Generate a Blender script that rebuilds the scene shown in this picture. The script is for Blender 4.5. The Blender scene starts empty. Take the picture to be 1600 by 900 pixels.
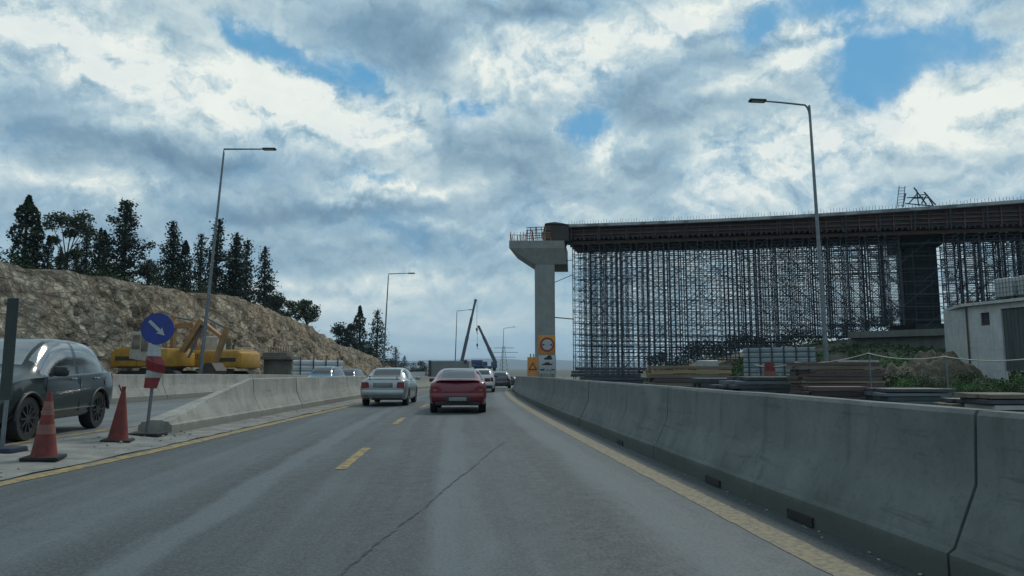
import bpy, bmesh, math, random
from mathutils import Vector, Matrix, noise as mnoise
R = math.radians
scene = bpy.context.scene
COL = scene.collection
rng = random.Random(7)

# ------------------------------------------------------------------ camera
F_PX, CAM_H = 1100.0, 1.3
PITCH = math.atan(125.0 / F_PX)
cd = bpy.data.cameras.new('camera')
cam = bpy.data.objects.new('camera', cd); COL.objects.link(cam)
cd.sensor_fit = 'HORIZONTAL'; cd.sensor_width = 36.0; cd.lens = F_PX * 36 / 1600
cd.clip_start = 0.05; cd.clip_end = 30000
cam.location = (0, 0, CAM_H); cam.rotation_euler = (R(90) + PITCH, 0, 0)
scene.camera = cam

def ray(px, py):
    a, b = (px - 800) / F_PX, (450 - py) / F_PX
    cp, sp = math.cos(PITCH), math.sin(PITCH)
    return Vector((a, cp - b * sp, sp + b * cp))
def at(px, py, Y):
    d = ray(px, py); t = Y / d.y
    return Vector((d.x * t, Y, CAM_H + d.z * t))

# ------------------------------------------------------------------ exposure
scene.view_settings.view_transform = 'Standard'
scene.view_settings.look = 'None'
scene.view_settings.exposure = 0.0
scene.view_settings.gamma = 1.0
scene.view_settings.use_curve_mapping = False
scene.cycles.max_bounces = 6
scene.cycles.transparent_max_bounces = 12
scene.cycles.volume_bounces = 0

# ------------------------------------------------------------------ world: daylight sky with broken cloud
SUN_AZ, SUN_EL = R(28), R(48)          # azimuth clockwise from +Y
class NT:
    def __init__(s, tree): s.t = tree; s.n = tree.nodes; s.l = tree.links
    def node(s, typ, **kw):
        n = s.n.new(typ)
        for k, v in kw.items(): setattr(n, k, v)
        return n
    def put(s, sock, v):
        if isinstance(v, bpy.types.NodeSocket): s.l.new(v, sock)
        else: sock.default_value = v
    def m(s, op, a, b=0.0, c=0.0, clamp=False):
        n = s.node('ShaderNodeMath', operation=op, use_clamp=clamp)
        s.put(n.inputs[0], a); s.put(n.inputs[1], b); s.put(n.inputs[2], c)
        return n.outputs[0]
    def v(s, op, a, b=(0, 0, 0), scale=1.0):
        n = s.node('ShaderNodeVectorMath', operation=op)
        s.put(n.inputs[0], a); s.put(n.inputs[1], b)
        if op == 'SCALE': s.put(n.inputs['Scale'], scale)
        return n.outputs['Value'] if op in ('LENGTH', 'DOT_PRODUCT') else n.outputs[0]
    def noise(s, vec, scale, detail=6, rough=0.55, dist=0.0, lac=2.0):
        n = s.node('ShaderNodeTexNoise')
        s.put(n.inputs['Vector'], vec); n.inputs['Scale'].default_value = scale
        n.inputs['Detail'].default_value = detail; n.inputs['Roughness'].default_value = rough
        n.inputs['Distortion'].default_value = dist; n.inputs['Lacunarity'].default_value = lac
        return n
    def smooth(s, x, a, b, lo=0.0, hi=1.0):
        n = s.node('ShaderNodeMapRange', interpolation_type='SMOOTHSTEP')
        s.put(n.inputs['Value'], x)
        for k, v in zip(('From Min', 'From Max', 'To Min', 'To Max'), (a, b, lo, hi)): s.put(n.inputs[k], v)
        return n.outputs['Result']
    def ramp(s, fac, stops):
        n = s.node('ShaderNodeValToRGB')
        e = n.color_ramp.elements
        while len(e) < len(stops): e.new(0.5)
        for i, (p, c) in enumerate(stops):
            e[i].position = p; e[i].color = (*c, 1)
        s.put(n.inputs[0], fac)
        return n.outputs[0]
    def mix(s, f, a, b, blend='MIX'):
        n = s.node('ShaderNodeMix', data_type='RGBA', blend_type=blend)
        s.put(n.inputs[0], f); s.put(n.inputs[6], a if isinstance(a, bpy.types.NodeSocket) else (*a, 1))
        s.put(n.inputs[7], b if isinstance(b, bpy.types.NodeSocket) else (*b, 1))
        return n.outputs[2]
    def xyz(s, x, y, z):
        n = s.node('ShaderNodeCombineXYZ')
        for i, q in enumerate((x, y, z)): s.put(n.inputs[i], q)
        return n.outputs[0]

world = bpy.data.worlds.new('World'); scene.world = world; world.use_nodes = True
def build_world():
    T = NT(world.node_tree); T.n.clear()
    out = T.node('ShaderNodeOutputWorld'); bg = T.node('ShaderNodeBackground')
    sky = T.node('ShaderNodeTexSky', sky_type='NISHITA', sun_disc=False)
    sky.sun_elevation = SUN_EL; sky.sun_rotation = SUN_AZ
    sky.air_density = 1.0; sky.dust_density = 0.4; sky.ozone_density = 4.0
    tc = T.node('ShaderNodeTexCoord'); D = tc.outputs['Generated']
    sp = T.node('ShaderNodeSeparateXYZ'); T.l.new(D, sp.inputs[0])
    x, y, z = sp.outputs
    az0 = T.m('ARCTAN2', x, y); el0 = T.m('ARCSINE', z)
    # cloud layer coordinates: where a ray meets a flat layer
    inv = T.m('DIVIDE', 1.0, T.m('ADD', T.m('MAXIMUM', z, 0.0), 0.34))
    P = T.xyz(T.m('MULTIPLY', x, inv), T.m('MULTIPLY', y, inv), 0.37)
    # distorted bearing and elevation
    w1 = T.noise(D, 5.0, 6, 0.62); wc = T.node('ShaderNodeSeparateXYZ'); T.l.new(w1.outputs['Color'], wc.inputs[0])
    az = T.m('ADD', az0, T.m('MULTIPLY', T.m('SUBTRACT', wc.outputs[0], 0.5), 0.20))
    el = T.m('ADD', el0, T.m('MULTIPLY', T.m('SUBTRACT', wc.outputs[1], 0.5), 0.15))
    q0 = T.xyz(az, el, 0.0)
    def bumps(lst):
        acc = 0.0
        for (px, py, wx, wy, amp, *ang) in lst:
            d = ray(px, py).normalized()
            mp = T.node('ShaderNodeMapping', vector_type='TEXTURE')
            T.l.new(q0, mp.inputs[0])
            mp.inputs['Location'].default_value = (math.atan2(d.x, d.y), math.asin(d.z), 0)
            mp.inputs['Rotation'].default_value = (0, 0, R(ang[0]) if ang else 0.0)
            mp.inputs['Scale'].default_value = (2.1 * wx / F_PX, 2.1 * wy / F_PX, 1)
            g = T.node('ShaderNodeTexGradient', gradient_type='QUADRATIC_SPHERE'); T.l.new(mp.outputs[0], g.inputs[0])
            acc = T.m('MULTIPLY_ADD', g.outputs['Fac'], amp * 1.15, acc)
        return acc
    holes = bumps([(455, 98, 130, 30, -1.25, -24), (380, 55, 60, 24, -.6, -20), (545, 125, 36, 18, -.8, -20), (1168, 56, 50, 30, -1.25, 15), (928, 205, 62, 30, -1.35, 4), (885, 215, 26, 26, -.5, 0),
                   (1395, 66, 110, 62, -1.15, -10), (1530, 78, 140, 48, -0.80, -8), (1345, 140, 46, 46, -.9, 0), (745, 190, 52, 22, -1.0, 10), (700, 170, 24, 20, -.5, 0),
                   (1275, 12, 90, 20, -1.0, 0), (610, 297, 62, 13, -.8, 0), (1590, 225, 50, 22, -.3, 0), (780, 2, 32, 14, -1.0, 0), (1120, 210, 40, 20, -.45, 0),
                   (1285, 84, 130, 18, 1.0, 12), (1240, 62, 40, 14, .4, 0), (1100, 100, 80, 34, .5, 15), (1400, 195, 150, 42, .6, 0), (760, 90, 110, 60, .5), (1560, 170, 90, 40, .6), (560, 235, 160, 40, .5),
                   (200, 110, 220, 85, .6), (1140, 180, 100, 60, .4), (1060, 40, 70, 40, .5), (640, 60, 90, 40, .4), (1590, 20, 40, 14, .35)])
    lights = bumps([(240, 110, 240, 44, .36, -16), (470, 168, 160, 30, .46, -18), (620, 205, 70, 36, .38), (60, 60, 120, 60, .20), (330, 160, 140, 40, .16, -10),
                    (820, 120, 110, 44, .40, 12), (740, 110, 40, 40, .20), (960, 85, 110, 46, .40, 25), (1080, 22, 110, 30, .34, 0), (1270, 84, 130, 16, .50, 12), (1240, 60, 40, 16, .3),
                    (1400, 160, 60, 24, .34, 40), (1450, 210, 150, 55, .32, 0), (1250, 265, 200, 50, .24, 8), (1560, 165, 100, 40, .34, 10), (640, 308, 100, 15, .46, 6), (560, 318, 60, 10, .2, 0),
                    (100, 285, 110, 16, .36, -8), (215, 292, 60, 12, .26), (955, 243, 50, 13, .46, 28), (862, 228, 14, 40, .2), (1160, 245, 90, 40, .18), (500, 450, 150, 22, .22), (660, 440, 140, 18, .26), (1090, 225, 60, 40, .12),
                    (700, 372, 120, 12, .12), (200, 182, 80, 12, .22, 14), (430, 195, 60, 10, .15), (570, 350, 60, 8, .14), (900, 330, 120, 10, .12),
                    (225, 232, 150, 36, -.36, 2), (330, 255, 120, 24, -.26), (640, 85, 90, 56, -.36, -15), (560, 45, 90, 40, -.26), (890, 18, 100, 26, -.44, 0), (760, 20, 60, 20, -.26), (815, 290, 100, 36, -.30, 0),
                    (560, 335, 200, 22, -.32, 0), (1010, 150, 90, 34, -.36, 20), (1010, 270, 60, 70, -.26), (840, 190, 40, 50, -.22), (330, 325, 240, 26, -.26, 0), (560, 385, 250, 20, -.22), (760, 250, 60, 30, -.14),
                    (1110, 165, 70, 24, -.22, 12), (60, 200, 60, 40, -.10), (80, 345, 130, 20, -.22), (860, 245, 40, 30, -.16), (1400, 290, 120, 20, -.08), (720, 225, 40, 30, -.20), (300, 400, 300, 26, -.14), (800, 420, 200, 24, -.12)])
    E = T.xyz(x, y, T.m('MULTIPLY', z, 1.45))
    Ew = T.v('ADD', E, T.v('SCALE', T.v('SUBTRACT', w1.outputs['Color'], (.5, .5, .5)), scale=.16))
    n1 = T.noise(Ew, 6.5, 5, 0.60, 0.0)
    n2 = T.noise(T.v('ADD', Ew, (3.1, 7.7, 1.0)), 12.5, 6, 0.58, 0.0)
    # the same field nudged towards the sun: its difference shades the billows
    sdir = (math.sin(SUN_AZ) * .010, 0.0, .020)
    n3 = T.noise(T.v('ADD', T.v('ADD', Ew, (3.1, 7.7, 1.0)), sdir), 12.5, 5, 0.58, 0.0)
    a1 = T.m('SUBTRACT', n1.outputs['Fac'], 0.5); a2 = T.m('SUBTRACT', n2.outputs['Fac'], 0.5)
    cov = T.m('ADD', T.m('ADD', 0.92, T.m('MULTIPLY', holes, .90)), T.m('ADD', T.m('MULTIPLY', a1, 1.7), T.m('MULTIPLY', a2, 1.1)))
    C = T.m('MULTIPLY_ADD', T.smooth(cov, -0.22, 0.86), .84, T.m('MULTIPLY', T.smooth(n1.outputs['Fac'], .34, .60), .16))
    edge = T.m('MULTIPLY', T.m('MULTIPLY', C, T.m('SUBTRACT', 1.0, C)), 4.0)
    act = T.m('ADD', .28, T.m('MULTIPLY', T.m('MAXIMUM', T.m('ADD', lights, T.m('MULTIPLY', edge, .35)), 0.0), 1.5))
    act = T.m('MINIMUM', act, 1.1)
    rel = T.m('MULTIPLY', T.m('SUBTRACT', n2.outputs['Fac'], n3.outputs['Fac']), 2.4)
    B = T.m('ADD', T.m('ADD', 0.535, T.m('MULTIPLY', lights, .96)), T.m('ADD', T.m('MULTIPLY', a1, .55), T.m('MULTIPLY', act, T.m('ADD', rel, T.m('MULTIPLY', a2, .55)))))
    B = T.m('ADD', B, T.m('MULTIPLY', edge, .10))
    cloud = T.ramp(B, [(0.0, (.135, .225, .315)), (.28, (.215, .335, .430)), (.50, (.345, .480, .560)), (.72, (.545, .655, .675)), (.97, (.80, .84, .79))])
    clear = T.mix(1.0, sky.outputs[0], (.082, .098, .112), 'MULTIPLY')
    clear = T.mix(0.88, clear, (.105, .330, .545))
    col = T.mix(C, clear, cloud)
    # low sky: streaked layers sinking into pale blue air
    low = T.smooth(el0, 0.02, 0.19, 1.0, 0.0)
    st = T.noise(T.v('MULTIPLY', Ew, (3.0, 3.0, 11.0)), 1.25, 6, 0.58, 0.2)
    lowc = T.ramp(T.m('ADD', st.outputs['Fac'], T.m('MULTIPLY', lights, 0.25)), [(.32, (.24, .39, .50)), (.47, (.315, .475, .58)), (.60, (.46, .59, .645)), (.76, (.66, .73, .72))])
    col = T.mix(T.m('MULTIPLY', low, 0.72), col, lowc)
    hz = T.smooth(el0, -0.01, 0.07, 1.0, 0.0)
    col = T.mix(T.m('MULTIPLY', hz, 0.55), col, (.37, .54, .64))
    gnd = T.smooth(el0, -0.06, -0.005, 1.0, 0.0)
    col = T.mix(gnd, col, (.13, .15, .15))
    T.l.new(col, bg.inputs[0]); bg.inputs[1].default_value = 1.08
    T.l.new(bg.outputs[0], out.inputs[0])
build_world()

sd = bpy.data.lights.new('sun', 'SUN'); sun = bpy.data.objects.new('sun', sd); COL.objects.link(sun)
sd.energy = 1.5; sd.angle = R(10); sd.color = (1.0, .95, .87)
sv = Vector((math.sin(SUN_AZ) * math.cos(SUN_EL), math.cos(SUN_AZ) * math.cos(SUN_EL), math.sin(SUN_EL)))
sun.rotation_euler = sv.to_track_quat('Z', 'Y').to_euler(); sun.location = (20, 20, 40)
world.cycles.sampling_method = 'MANUAL'; world.cycles.sample_map_resolution = 512

# ------------------------------------------------------------------ helpers
class MB:
    """collects shapes into one mesh"""
    def __init__(s): s.v = []; s.f = []; s.mi = []; s.uv = None
    def add(s, vs, fs, mi=0):
        o = len(s.v); s.v += [tuple(p) for p in vs]
        s.f += [tuple(i + o for i in f) for f in fs]; s.mi += [mi] * len(fs); return s
    def box(s, c, d, mi=0, rot=None, bev=0.0):
        bm = bmesh.new(); bmesh.ops.create_cube(bm, size=1.0)
        bmesh.ops.scale(bm, vec=d, verts=bm.verts)
        if bev: bmesh.ops.bevel(bm, geom=bm.edges[:] , offset=bev, segments=2, affect='EDGES', profile=0.5)
        M = Matrix.Translation(c) @ (rot.to_4x4() if rot is not None else Matrix.Identity(4))
        bmesh.ops.transform(bm, matrix=M, verts=bm.verts)
        bm.verts.index_update()
        s.add([v.co for v in bm.verts], [[v.index for v in f.verts] for f in bm.faces], mi); bm.free(); return s
    def bar(s, a, b, w, h=None, mi=0):
        a, b = Vector(a), Vector(b); h = h or w
        d = (b - a); L = d.length
        if L < 1e-6: return s
        d /= L
        up = Vector((0, 0, 1)) if abs(d.z) < 0.95 else Vector((0, 1, 0))
        x = d.cross(up).normalized(); y = x.cross(d)
        vs = []
        for p in (a, b):
            for i, j in ((-1, -1), (1, -1), (1, 1), (-1, 1)): vs.append(p + x * (i * w / 2) + y * (j * h / 2))
        return s.add(vs, [(3, 2, 1, 0), (4, 5, 6, 7), (0, 1, 5, 4), (1, 2, 6, 5), (2, 3, 7, 6), (3, 0, 4, 7)], mi)
    def tube(s, pts, r, n=10, mi=0, cap=True):
        pts = [Vector(p) for p in pts]; rs = r if isinstance(r, (list, tuple)) else [r] * len(pts)
        vs = []; fs = []
        for i, p in enumerate(pts):
            d = (pts[min(i + 1, len(pts) - 1)] - pts[max(i - 1, 0)]).normalized()
            up = Vector((0, 0, 1)) if abs(d.z) < 0.9 else Vector((0, 1, 0))
            x = d.cross(up).normalized(); y = x.cross(d)
            for k in range(n):
                t = 2 * math.pi * k / n; vs.append(p + x * (rs[i] * math.cos(t)) + y * (rs[i] * math.sin(t)))
        for i in range(len(pts) - 1):
            for k in range(n):
                k2 = (k + 1) % n; fs.append((i * n + k, i * n + k2, (i + 1) * n + k2, (i + 1) * n + k))
        if cap: fs += [tuple(range(n))[::-1], tuple((len(pts) - 1) * n + k for k in range(n))]
        return s.add(vs, fs, mi)
    def lathe(s, prof, c=(0, 0, 0), n=24, axis='z', mi=0):
        c = Vector(c); vs = []; fs = []
        for (r, h) in prof:
            for k in range(n):
                t = 2 * math.pi * k / n; a, b = r * math.cos(t), r * math.sin(t)
                vs.append(c + (Vector((a, b, h)) if axis == 'z' else Vector((h, a, b)) if axis == 'x' else Vector((a, h, b))))
        for i in range(len(prof) - 1):
            for k in range(n):
                k2 = (k + 1) % n; fs.append((i * n + k, i * n + k2, (i + 1) * n + k2, (i + 1) * n + k))
        fs += [tuple(range(n))[::-1], tuple((len(prof) - 1) * n + k for k in range(n))]
        return s.add(vs, fs, mi)
    def prism(s, pts, e0, e1, mi=0):
        """closed outline pts extruded from offset vector e0 to e1"""
        n = len(pts); a = [Vector(p) + Vector(e0) for p in pts]; b = [Vector(p) + Vector(e1) for p in pts]
        return s.add(a + b, [tuple(range(n))[::-1], tuple(range(n, 2 * n))] + [(i, (i + 1) % n, n + (i + 1) % n, n + i) for i in range(n)], mi)
    def build(s, name, mats, parent=None, smooth=None, origin=None, loc=None, fix=True):
        me = bpy.data.meshes.new(name)
        o0 = Vector(origin) if origin is not None else Vector((0, 0, 0))
        me.from_pydata([Vector(p) - o0 for p in s.v], [], s.f)
        for m_ in (mats if isinstance(mats, (list, tuple)) else [mats]): me.materials.append(m_)
        me.polygons.foreach_set('material_index', s.mi)
        if fix:
            bm = bmesh.new(); bm.from_mesh(me); bmesh.ops.recalc_face_normals(bm, faces=bm.faces); bm.to_mesh(me); bm.free()
        if smooth is not None:
            me.polygons.foreach_set('use_smooth', [True] * len(me.polygons)); me.set_sharp_from_angle(angle=R(smooth))
        ob = bpy.data.objects.new(name, me); COL.objects.link(ob)
        ob.location = o0 if loc is None else loc
        if parent is not None: ob.parent = parent
        return ob
def tag(o, label, cat, group=None, kind=None):
    o['label'] = label; o['category'] = cat
    if group: o['group'] = group
    if kind: o['kind'] = kind
    return o
def struct(o, label=None, kind='structure'):
    o['kind'] = kind
    if label: o['label'] = label
    return o
def thing(name, label, cat, loc=(0, 0, 0), rz=0.0, group=None):
    o = bpy.data.objects.new(name, None); COL.objects.link(o); o.empty_display_size = 0.2
    o.location = loc; o.rotation_euler = (0, 0, rz)
    return tag(o, label, cat, group)
def dup(root, loc, rz, label=None):
    r = root.copy(); COL.objects.link(r); r.location = loc; r.rotation_euler = (0, 0, rz)
    if label: r['label'] = label
    for ch in list(root.children):
        c = ch.copy(); COL.objects.link(c); c.parent = r
        for g in list(ch.children):
            d = g.copy(); COL.objects.link(d); d.parent = c
    return r
def sstep(a, b, x):
    t = max(0.0, min(1.0, (x - a) / (b - a))); return t * t * (3 - 2 * t)
def fbm(x, y, z=0.0, o=4): return mnoise.fractal(Vector((x, y, z)), 1.0, 2.0, o)
ORD = ['nearest', 'second', 'third', 'fourth', 'fifth', 'sixth', 'seventh', 'eighth', 'ninth', 'tenth', 'eleventh', 'twelfth', 'thirteenth', 'fourteenth', 'fifteenth', 'sixteenth', 'seventeenth', 'eighteenth', 'nineteenth', 'twentieth']

# ------------------------------------------------------------------ materials
MATS = {}
def mat(name, c1, c2=None, rough=0.7, metal=0.0, scale=3.0, bump=0.0, bscale=None, coat=0.0, spec=0.5, detail=6, stretch=(1, 1, 1), lo=.35, hi=.65):
    if name in MATS: return MATS[name]
    m_ = bpy.data.materials.new(name); m_.use_nodes = True; T = NT(m_.node_tree); T.n.clear()
    out = T.node('ShaderNodeOutputMaterial'); b = T.node('ShaderNodeBsdfPrincipled'); T.l.new(b.outputs[0], out.inputs[0])
    b.inputs['Roughness'].default_value = rough; b.inputs['Metallic'].default_value = metal
    b.inputs['Coat Weight'].default_value = coat; b.inputs['Coat Roughness'].default_value = 0.08
    b.inputs['Specular IOR Level'].default_value = spec
    tc = T.node('ShaderNodeTexCoord'); V = T.v('MULTIPLY', tc.outputs['Object'], stretch)
    n = T.noise(V, scale, detail, 0.6)
    c2 = c2 or tuple(x * 0.75 for x in c1)
    T.l.new(T.ramp(n.outputs['Fac'], [(lo, c2), (hi, c1)]), b.inputs['Base Color'])
    if bump:
        bn = T.node('ShaderNodeBump'); bn.inputs['Strength'].default_value = bump; bn.inputs['Distance'].default_value = 0.02
        n2 = T.noise(V, bscale or scale * 4, 5, 0.6); T.l.new(n2.outputs['Fac'], bn.inputs['Height']); T.l.new(bn.outputs[0], b.inputs['Normal'])
    MATS[name] = m_; return m_

def concrete(name, base, dark, stain, toe=None):
    m_ = bpy.data.materials.new(name); m_.use_nodes = True; T = NT(m_.node_tree); T.n.clear()
    out = T.node('ShaderNodeOutputMaterial'); b = T.node('ShaderNodeBsdfPrincipled'); T.l.new(b.outputs[0], out.inputs[0])
    b.inputs['Roughness'].default_value = 0.88
    g = T.node('ShaderNodeNewGeometry'); Pn = g.outputs['Position']
    big = T.noise(Pn, 1.5, 8, 0.66); fine = T.noise(Pn, 26, 4, 0.65); streak = T.noise(T.v('MULTIPLY', Pn, (1, 1, .07)), 4.2, 5, 0.65)
    c = T.ramp(big.outputs['Fac'], [(.32, dark), (.68, base)])
    c = T.mix(T.smooth(streak.outputs['Fac'], .50, .72, 0, .55), c, stain)
    c = T.mix(T.smooth(fine.outputs['Fac'], .50, .75, 0, .35), c, tuple(x * .45 for x in dark))
    scf = T.noise(T.v('MULTIPLY', Pn, (.6, .10, 1.5)), 6.5, 6, .7)
    c = T.mix(T.smooth(scf.outputs['Fac'], .56, .70, 0, .6), c, tuple(x * .5 for x in dark))
    c = T.mix(T.smooth(scf.outputs['Fac'], .26, .40, .4, 0), c, tuple(x * 1.35 for x in base))
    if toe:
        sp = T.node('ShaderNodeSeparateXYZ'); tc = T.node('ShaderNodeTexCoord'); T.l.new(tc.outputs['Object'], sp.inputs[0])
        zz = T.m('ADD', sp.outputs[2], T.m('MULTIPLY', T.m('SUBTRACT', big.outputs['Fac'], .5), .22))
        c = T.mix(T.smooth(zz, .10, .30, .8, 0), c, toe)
    pits = T.node('ShaderNodeTexVoronoi'); pits.inputs['Scale'].default_value = 9; T.l.new(Pn, pits.inputs['Vector'])
    c = T.mix(T.smooth(pits.outputs['Distance'], .03, .07, .5, 0), c, (.03, .035, .035))
    T.l.new(c, b.inputs['Base Color'])
    bn = T.node('ShaderNodeBump'); bn.inputs['Strength'].default_value = .35; bn.inputs['Distance'].default_value = .012
    T.l.new(T.m('ADD', fine.outputs['Fac'], T.m('MULTIPLY', big.outputs['Fac'], 1.5)), bn.inputs['Height']); T.l.new(bn.outputs[0], b.inputs['Normal'])
    MATS[name] = m_; return m_

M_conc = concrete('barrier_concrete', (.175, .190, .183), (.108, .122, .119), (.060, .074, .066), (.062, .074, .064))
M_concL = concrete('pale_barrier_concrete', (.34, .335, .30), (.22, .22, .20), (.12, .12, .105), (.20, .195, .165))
M_pier = concrete('pier_concrete', (.27, .28, .265), (.205, .215, .205), (.17, .18, .17))
M_yellow = mat('road_paint_yellow', (.33, .235, .08), (.10, .10, .085), .85, scale=8, lo=.38, hi=.58, detail=11)
M_yellow2 = mat('road_paint_dusty', (.27, .225, .14), (.13, .128, .11), .85, scale=16, lo=.36, hi=.60, detail=11)
M_steel = mat('galvanised_steel', (.20, .23, .25), (.13, .15, .165), .5, .6, scale=6)
M_scaf = mat('shoring_steel', (.055, .075, .095), (.035, .045, .055), .6, .3, scale=5)
M_wood = mat('form_timber', (.10, .064, .045), (.05, .036, .030), .8, scale=4, stretch=(1, 1, 6))
M_woodred = mat('waler_timber', (.135, .074, .064), (.065, .042, .040), .8, scale=3)
M_plyd = mat('dark_plywood', (.052, .040, .038), (.026, .023, .026), .7, scale=1.2)
M_rubber = mat('rubber', (.018, .018, .019), (.012, .012, .013), .85, scale=20)
M_rim = mat('alloy_rim', (.25, .26, .27), (.16, .165, .17), .35, .8, scale=10)
M_rimdk = mat('dark_alloy_rim', (.09, .095, .10), (.05, .052, .055), .35, .7, scale=10)
M_glassd = mat('tinted_glass', (.030, .038, .046), (.022, .028, .034), .06, 0, spec=0.8, scale=2)
M_blk = mat('black_plastic', (.022, .024, .026), (.015, .016, .017), .55, scale=8)
M_redl = mat('red_lamp_lens', (.22, .012, .018), (.14, .008, .012), .15, coat=.6, scale=12)
M_plate = mat('number_plate', (.27, .27, .27), (.17, .17, .175), .5, scale=30)
M_chrome = mat('chrome', (.5, .52, .54), (.4, .42, .44), .15, 1.0, scale=5)
M_white = mat('white_paint', (.62, .64, .64), (.48, .50, .50), .6, scale=2)

def glass_clear():
    m_ = bpy.data.materials.new('clear_window_glass'); m_.use_nodes = True; T = NT(m_.node_tree); T.n.clear()
    out = T.node('ShaderNodeOutputMaterial'); t = T.node('ShaderNodeBsdfTransparent'); g = T.node('ShaderNodeBsdfGlossy'); mx = T.node('ShaderNodeMixShader')
    t.inputs[0].default_value = (.93, .97, .96, 1); g.inputs['Roughness'].default_value = .12
    fr = T.node('ShaderNodeFresnel'); fr.inputs[0].default_value = 1.6
    T.l.new(T.m('ADD', fr.outputs[0], .34, clamp=True), mx.inputs[0]); T.l.new(t.outputs[0], mx.inputs[1]); T.l.new(g.outputs[0], mx.inputs[2]); T.l.new(mx.outputs[0], out.inputs[0])
    return m_
M_glass = glass_clear()

# ------------------------------------------------------------------ road alignment
def zr(y):
    if y < 0: return 0.0
    if y < 125: return -1.32e-4 * y * y
    z0, s0 = -1.32e-4 * 125 ** 2, -2 * 1.32e-4 * 125
    t = min(y - 125, 130); return z0 + s0 * t - s0 * t * t / 260
def XR(y):                        # right edge line
    if y > 115: return XR(115) + (-.11025 + 2 * .000992 * 115) * (y - 115)
    return 2.66 - .11025 * y + .000992 * y * y
KL = [(-10, -5.95), (0, -5.88), (8, -5.78), (11.5, -5.68), (16, -5.75), (25, -5.9), (36, -6.2), (49, -6.5), (60, -6.55)]
def XL(y):                        # left edge line
    if y >= 60: return XR(y) - 6.2 + .0
    for i in range(len(KL) - 1):
        (a, p), (b, q) = KL[i], KL[i + 1]
        if y <= b: break
    t = (y - a) / (b - a)
    m0 = (q - KL[max(i - 1, 0)][1]) / (b - KL[max(i - 1, 0)][0]); n2 = KL[min(i + 2, len(KL) - 1)]
    m1 = (n2[1] - p) / (n2[0] - a) ; h = b - a
    return (2 * t**3 - 3 * t * t + 1) * p + (t**3 - 2 * t * t + t) * h * m0 + (-2 * t**3 + 3 * t * t) * q + (t**3 - t * t) * h * m1
YS = [-12 + 1.0 * i for i in range(0, 140)] + [130 + 5 * i for i in range(0, 60)]

def strip(name, fa, fb, dz, material, nx=1, ys=YS, jit=0.0, uv=False, seed=0):
    mb = MB(); r = random.Random(seed); n = nx + 1
    for y in ys:
        a, b = fa(y), fb(y)
        a += r.uniform(-jit, jit); b += r.uniform(-jit, jit)
        for k in range(n):
            x = a + (b - a) * k / nx
            mb.v.append((x, y, zr(y) + (dz(x, y) if callable(dz) else dz)))
    for i in range(len(ys) - 1):
        for k in range(nx): mb.f.append((i * n + k, i * n + k + 1, (i + 1) * n + k + 1, (i + 1) * n + k)); mb.mi.append(0)
    o = mb.build(name, material, fix=False)
    if uv:
        me = o.data; ul = me.uv_layers.new(name='lane')
        for lp in me.loops:
            c = me.vertices[lp.vertex_index].co; ul.data[lp.index].uv = (c.x - XR(c.y), c.y)
    return o

def asphalt(name, base, tracks):
    m_ = bpy.data.materials.new(name); m_.use_nodes = True; T = NT(m_.node_tree); T.n.clear()
    out = T.node('ShaderNodeOutputMaterial'); b = T.node('ShaderNodeBsdfPrincipled'); T.l.new(b.outputs[0], out.inputs[0])
    g = T.node('ShaderNodeNewGeometry'); Pn = g.outputs['Position']
    uvn = T.node('ShaderNodeUVMap'); uvn.uv_map = 'lane'; sp = T.node('ShaderNodeSeparateXYZ'); T.l.new(uvn.outputs[0], sp.inputs[0])
    u, v = sp.outputs[0], sp.outputs[1]
    grit = T.noise(Pn, 38, 4, 0.75); mid = T.noise(Pn, 5.5, 6, .68); big = T.noise(Pn, .35, 5, .6)
    longi = T.noise(T.xyz(T.m('MULTIPLY', u, 1.5), T.m('MULTIPLY', v, .045), 0), 1.6, 6, .62)
    f = T.m('ADD', T.m('MULTIPLY', longi.outputs['Fac'], .55), T.m('ADD', T.m('MULTIPLY', big.outputs['Fac'], .28), T.m('MULTIPLY', mid.outputs['Fac'], .25)))
    c = T.ramp(f, [(.40, tuple(x * .55 for x in base)), (.54, base), (.66, tuple(x * 1.6 for x in base))])
    # polished wheel paths and the pale scraped band, each with ragged edges
    wob = T.m('MULTIPLY', T.m('SUBTRACT', T.noise(T.xyz(u, T.m('MULTIPLY', v, .25), 3.0), 2.0, 5, .6).outputs['Fac'], .5), .5)
    for (u0, w, amt) in tracks:
        du = T.m('ABSOLUTE', T.m('SUBTRACT', T.m('ADD', u, wob), u0))
        k = T.m('MULTIPLY', T.smooth(du, w * .35, w, 1.0, 0.0), T.smooth(mid.outputs['Fac'], .3, .6, .5, 1.0))
        c = T.mix(T.m('MULTIPLY', k, abs(amt)), c, tuple(x * 2.7 for x in base) if amt > 0 else tuple(x * .45 for x in base))
    c = T.mix(T.smooth(grit.outputs['Fac'], .45, .66, .0, .55), c, tuple(min(1, x * 2.3) for x in base))
    c = T.mix(T.smooth(grit.outputs['Fac'], .32, .48, .65, .0), c, tuple(x * .4 for x in base))
    T.l.new(c, b.inputs['Base Color'])
    T.l.new(T.smooth(mid.outputs['Fac'], .3, .7, .62, .80), b.inputs['Roughness']); b.inputs['Specular IOR Level'].default_value = .42
    bn = T.node('ShaderNodeBump'); bn.inputs['Strength'].default_value = .35; bn.inputs['Distance'].default_value = .006
    T.l.new(grit.outputs['Fac'], bn.inputs['Height']); T.l.new(bn.outputs[0], b.inputs['Normal'])
    MATS[name] = m_; return m_
M_asph = asphalt('asphalt', (.050, .061, .065), [(-4.7, .26, .85), (-4.75, .5, -.30), (-.62, .42, .62), (-1.35, .30, -.35), (-2.45, .30, .40), (-5.75, .45, .30), (-3.2, .3, -.35), (-.1, .25, .35)])
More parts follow.
